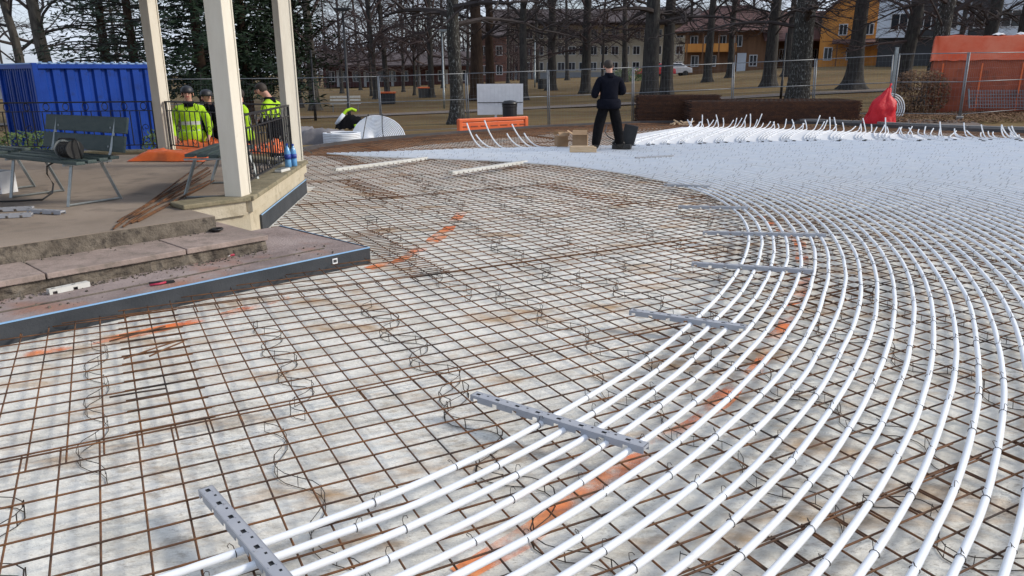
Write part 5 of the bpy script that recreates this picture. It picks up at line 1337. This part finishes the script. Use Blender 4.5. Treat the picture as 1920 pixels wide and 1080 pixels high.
# long beige block
y = 140; X = lambda u, yy=140: (u - 960) / 1450 * yy
xa, xb = X(925), X(1300); rt = empty('office_building', ((xa + xb) / 2, y, ground_z(0, y) - .1), 0, 'long beige three-storey building with white windows behind the trees', 'building')
Wb = xb - xa
q = MB(); q.box((0, 6, 5.3), (Wb, 12, 8.0)); q.build('wall', M['plaster'], rt)
q = MB(); q.box((0, 5.96, .65), (Wb + .02, 12.1, 1.3)); q.build('plinth', M['plasterg'], rt)
q = MB(); q.box((0, 6, 9.35), (Wb + .8, 13, .25)); gable(q, Wb, 12, 9.47, 12.0, .5); q.build('roof', M['roofdark'], rt)
n = 19
pts = [(-Wb / 2 + Wb * (i + .5) / n, -.03, z) for z in (2.3, 5.0, 7.8) for i in range(n)]
windows(rt, pts, 1.3, 1.5, M['frame'])
q = MB(); q.box((10, 5.97, 11.2), (11, 7, 2.4)); q.build('roof_house', M['roofblue'], rt)
# red wing left
xa, xb = X(900, 120), X(952, 120); rt = empty('brick_building', ((xa + xb) / 2, 118, .2), 0, 'red brick building left of the beige block behind the pair of trees', 'building'); Wb = xb - xa
q = MB(); q.box((0, 4, 3.3), (Wb, 8, 6.6)); q.build('wall', M['brickred'], rt)
q = MB(); gable(q, Wb, 8, 6.6, 8.6, .3); q.build('roof', M['roofdark'], rt)
windows(rt, [(x_, -.03, z) for x_ in (-1.2, 1.1) for z in (1.8, 4.6)], 1.0, 1.4, M['frame'])
# low red row on the left
y = 112; xa, xb = X(612, y), X(890, y); rt = empty('low_red_building', ((xa + xb) / 2, y, ground_z((xa + xb) / 2, y) - .1), 0, 'low dark red building seen under the branches on the left', 'building'); Wb = xb - xa
q = MB(); q.box((0, 3.5, 1.5), (Wb, 7, 3.0)); q.build('wall', M['redwall'], rt)
q = MB(); gable(q, Wb, 7, 3.0, 4.8, .5); q.build('roof', M['roofdark'], rt)
windows(rt, [(-Wb / 2 + 1.2 + i * 1.75, -.03, 1.5) for i in range(12)], 1.0, 1.5, M['frame'])
for i in range(5):
    q = MB(); q.box((-Wb / 2 + 2.1 + i * 3.9, -.05, 1.2), (.35, .1, 2.3)); q.build('pilaster', M['frame'], rt)
# brown timber house with hipped roof and balcony
y = 92; xa, xb = X(1282, y), X(1428, y); rt = empty('timber_house', ((xa + xb) / 2, y, ground_z((xa + xb) / 2, y) - .2), R(-14), 'brown timber house with red tiled roof and balcony behind the trees', 'house'); Wb = xb - xa
q = MB(); q.box((0, 4, 2.4), (Wb, 8, 4.8)); q.build('wall', M['brownwood'], rt)
q = MB(); q.box((-Wb * .18, -.55, 2.55), (Wb * .62, 1.1, .12)); q.box((-Wb * .18, -1.08, 3.0), (Wb * .62, .06, .85)); q.build('balcony', M['ochre'], rt)
for i in range(4):
    q = MB(); q.box((-Wb * .47 + i * Wb * .195, -1.05, 2.4), (.14, .14, 4.8)); q.build('balcony_post', M['brownwood'], rt)
q = MB(); e = 1.3
A, B, C, D = (-Wb / 2 - e, -e - .2, 4.8), (Wb / 2 + e, -e - .2, 4.8), (Wb / 2 + e, 8 + e, 4.8), (-Wb / 2 - e, 8 + e, 4.8); r0, r1 = (-Wb / 2 + 3.0, 4, 7.9), (Wb / 2 - 2.0, 4, 7.9)
for f in ([A, B, r1, r0], [B, C, r1], [C, D, r0, r1], [D, A, r0], [D, C, B, A]): q.face(f)
o = q.build('roof', M['rooftile'], rt); q = MB(); q.box((1.0, 4, 7.9), (.8, .8, 1.6)); q.build('chimney', M['brickred'], o)
windows(rt, [(x_, -.03, 3.7) for x_ in (-3.6, -2.0, -.4, 1.4)] + [(x_, -.03, 1.5) for x_ in (-3.4, -1.4, .8, 3.2)], .9, 1.3, M['frame'])
q = MB(); q.box((1.9, -.06, 1.2), (1.0, .08, 2.3)); q.build('door', M['palewall'], rt)
# linking wing
xa, xb = X(1424, y), X(1556, y); rt = empty('timber_wing', ((xa + xb) / 2, y + 2, ground_z((xa + xb) / 2, y) - .2), 0, 'brown and ochre timber wing behind the speckled trunk', 'house'); Wb = xb - xa
q = MB(); q.box((0, 3.5, 1.6), (Wb, 7, 3.4)); q.build('wall', M['brownwood'], rt)
q = MB(); q.box((1.0, -.03, 1.4), (2.0, .06, 2.6)); q.build('ochre_bay', M['ochre'], rt)
q = MB(); gable(q, Wb, 7, 3.3, 6.6, .5); q.build('roof', M['rooftile'], rt)
windows(rt, [(-2.6, -.03, 1.7), (-1.2, -.03, 1.7), (2.6, -.03, 1.7)], .8, 1.3, M['frame'])
# ochre gabled house
y = 86; xa, xb = X(1532, y), X(1648, y); rt = empty('ochre_house', ((xa + xb) / 2, y, ground_z((xa + xb) / 2, y) - .2), R(-23), 'ochre yellow timber house with gable and dark red roof', 'house'); Wb = xb - xa
q = MB(); q.box((0, 4.5, 2.7), (Wb, 9, 5.4)); q.face([(-Wb / 2, 0, 5.4), (Wb / 2, 0, 5.4), (0, 0, 8.6)]); q.build('wall', M['ochre'], rt)
q = MB(); gable(q, Wb, 9, 5.3, 8.9, .5, 'y'); 
for v_ in range(len(q.v)): q.v[v_] = (q.v[v_][0], q.v[v_][1] + 4.5, q.v[v_][2])
q.build('roof', M['rooftile'], rt)
q = MB(); q.box((.6, -.9, 2.75), (Wb * .8, 1.9, .14), mx=Matrix.Rotation(R(12), 3, 'X')); q.build('porch_roof', M['rooftile'], rt)
for i in range(3):
    q = MB(); q.box((-1.6 + i * 2.2, -1.6, 1.2), (.14, .14, 2.4)); q.build('porch_post', M['brownwood'], rt)
windows(rt, [(-2.5, -.03, 1.5), (-.2, -.03, 1.5)], .9, 1.4, M['frame']); windows(rt, [(-1.2, -.03, 4.0), (1.4, -.03, 4.0)], .9, 1.2, M['frame'])
# pale blue modern block
y = 72; xa, xb = X(1636, y), X(1960, y); rt = empty('apartment_block', ((xa + xb) / 2, y - 1, ground_z((xa + xb) / 2, y) - .5), R(-25), 'pale blue modern block with dark ground floor at the right', 'building'); Wb = xb - xa
q = MB(); q.box((0, 5.2, 1.5), (Wb - .6, 9.5, 3.0)); q.build('ground_floor', M['darkwall'], rt)
q = MB(); q.box((0, 5, 6.2), (Wb, 10, 6.4)); q.build('wall', M['palewall'], rt)
for x_ in (-4.2, .4, 5.4):
    q = MB(); q.box((x_, -.08, 6.2), (1.9, .16, 6.3)); q.build('dark_bay', M['darkwall'], rt)
windows(rt, [(x_, -.03, z) for z in (4.4, 7.2) for x_ in (-6.2, -2.2, 2.6, 7.4)] , 1.5, 1.5, M['frame'], mull=1)
windows(rt, [(x_, -.17, z) for z in (4.4, 7.2) for x_ in (-4.2, .4, 5.4)], 1.3, 1.5, M['frame'], mull=1)
# distant pale shed and cars at the left edge
y = 78; xa, xb = X(-80, y), X(60, y); rt = empty('pale_shed', ((xa + xb) / 2, y, ground_z((xa + xb) / 2, y) - .1), 0, 'low pale building at the far left behind the container', 'building'); Wb = xb - xa
q = MB(); q.box((0, 3, 1.1), (Wb, 6, 2.2)); q.build('wall', M['palewall'], rt); q = MB(); gable(q, Wb, 6, 2.2, 2.9, .3); q.build('roof', M['rooftile'], rt)
windows(rt, [(x_, -.03, 1.2) for x_ in (-2.5, 0, 2.5)], 1.2, 1.0, M['darkframe'])
def car(u, y, m, label, rz):
    x = X(u, y); rt = empty('parked_car', (x, y, ground_z(x, y)), rz, label, 'car')
    prof = [(-2.1, .35), (-2.15, .75), (-1.9, .92), (-1.2, 1.0), (-.6, 1.42), (.9, 1.45), (1.6, 1.0), (2.1, .9), (2.15, .4)]
    q = MB(); k = len(prof)
    for s in (-.85, .85):
        for a, b in prof: q.v.append((a, s * (.82 if b > 1.2 else 1), b))
    q.f.append(tuple(range(k))); q.f.append(tuple(reversed(range(k, 2 * k)))); q.mi += [0, 0]
    for i in range(k):
        j = (i + 1) % k; q.f.append((i, k + i, k + j, j)); q.mi.append(0)
    q.build('body', m, rt, bevel=.04)
    for s in (-1, 1):
        q = MB(); q.face([(-1.05, s * .80, 1.04), (-.55, s * .74, 1.34), (.8, s * .74, 1.36), (1.35, s * .80, 1.04)]); q.build('side_window', M['glass'], rt, loc=(0, s * .035, 0))
        for x_ in (-1.3, 1.35):
            q = MB(); q.lathe([(.2, -.1), (.32, -.09), (.32, .09), (.2, .1)], 16); o = q.build('wheel', M['black'], rt, loc=(x_, s * .8, .32)); o.rotation_euler = (R(90), 0, 0)
car(1226, 84, M['carred'], 'red parked car glimpsed behind the massive trunks', R(10)); car(1258, 88, M['carwhite'], 'silver parked car glimpsed behind the massive trunks', R(5))
# small hedges and orange barrier far in the park
x = X(1110, 74); shrub((x + 4, 74, ground_z(x + 4, 74)), 2.2, .8, 1.2, 900, 'leaf', 'low green bush behind the worker\'s head in the park', 'shrub', seed=15, ls=.09)
for k, (u, y) in enumerate(((730, 52), (800, 60), (1022, 66))):
    x = X(u, y); rt = empty('site_cart', (x, y, ground_z(x, y)), R(20 * k), ['orange lidded dark container on the far lawn left of the speckled tree', 'small orange-topped crate far on the lawn', 'small dark crate at the foot of a tree near the beige building'][k], 'crate')
    q = MB(); q.box((0, 0, .35), (.9, .6, .7), taper=1.05); q.build('bin', M['darkwall'], rt, bevel=.03); q = MB(); q.box((0, 0, .76), (1.05, .7, .10)); q.build('lid', M['tarp_orange'] if k < 2 else M['darkwall'], rt, bevel=.02)
rt = empty('park_bench', (X(650, 44), 44, ground_z(X(650, 44), 44)), R(10), 'pale park bench far on the lawn left of the tall lamp post', 'bench')
for yy, z in ((-.15, .45), (0, .45), (.15, .45), (.25, .65), (.28, .82)):
    q = MB(); q.box((0, yy, z), (1.7, .1 if z < .5 else .03, .03 if z < .5 else .11)); q.build('slat', M['railw'], rt)
for x_ in (-.7, .7):
    q = MB(); q.box((x_, 0, .22), (.06, .4, .44)); q.build('leg', M['kerbgrey'], rt)
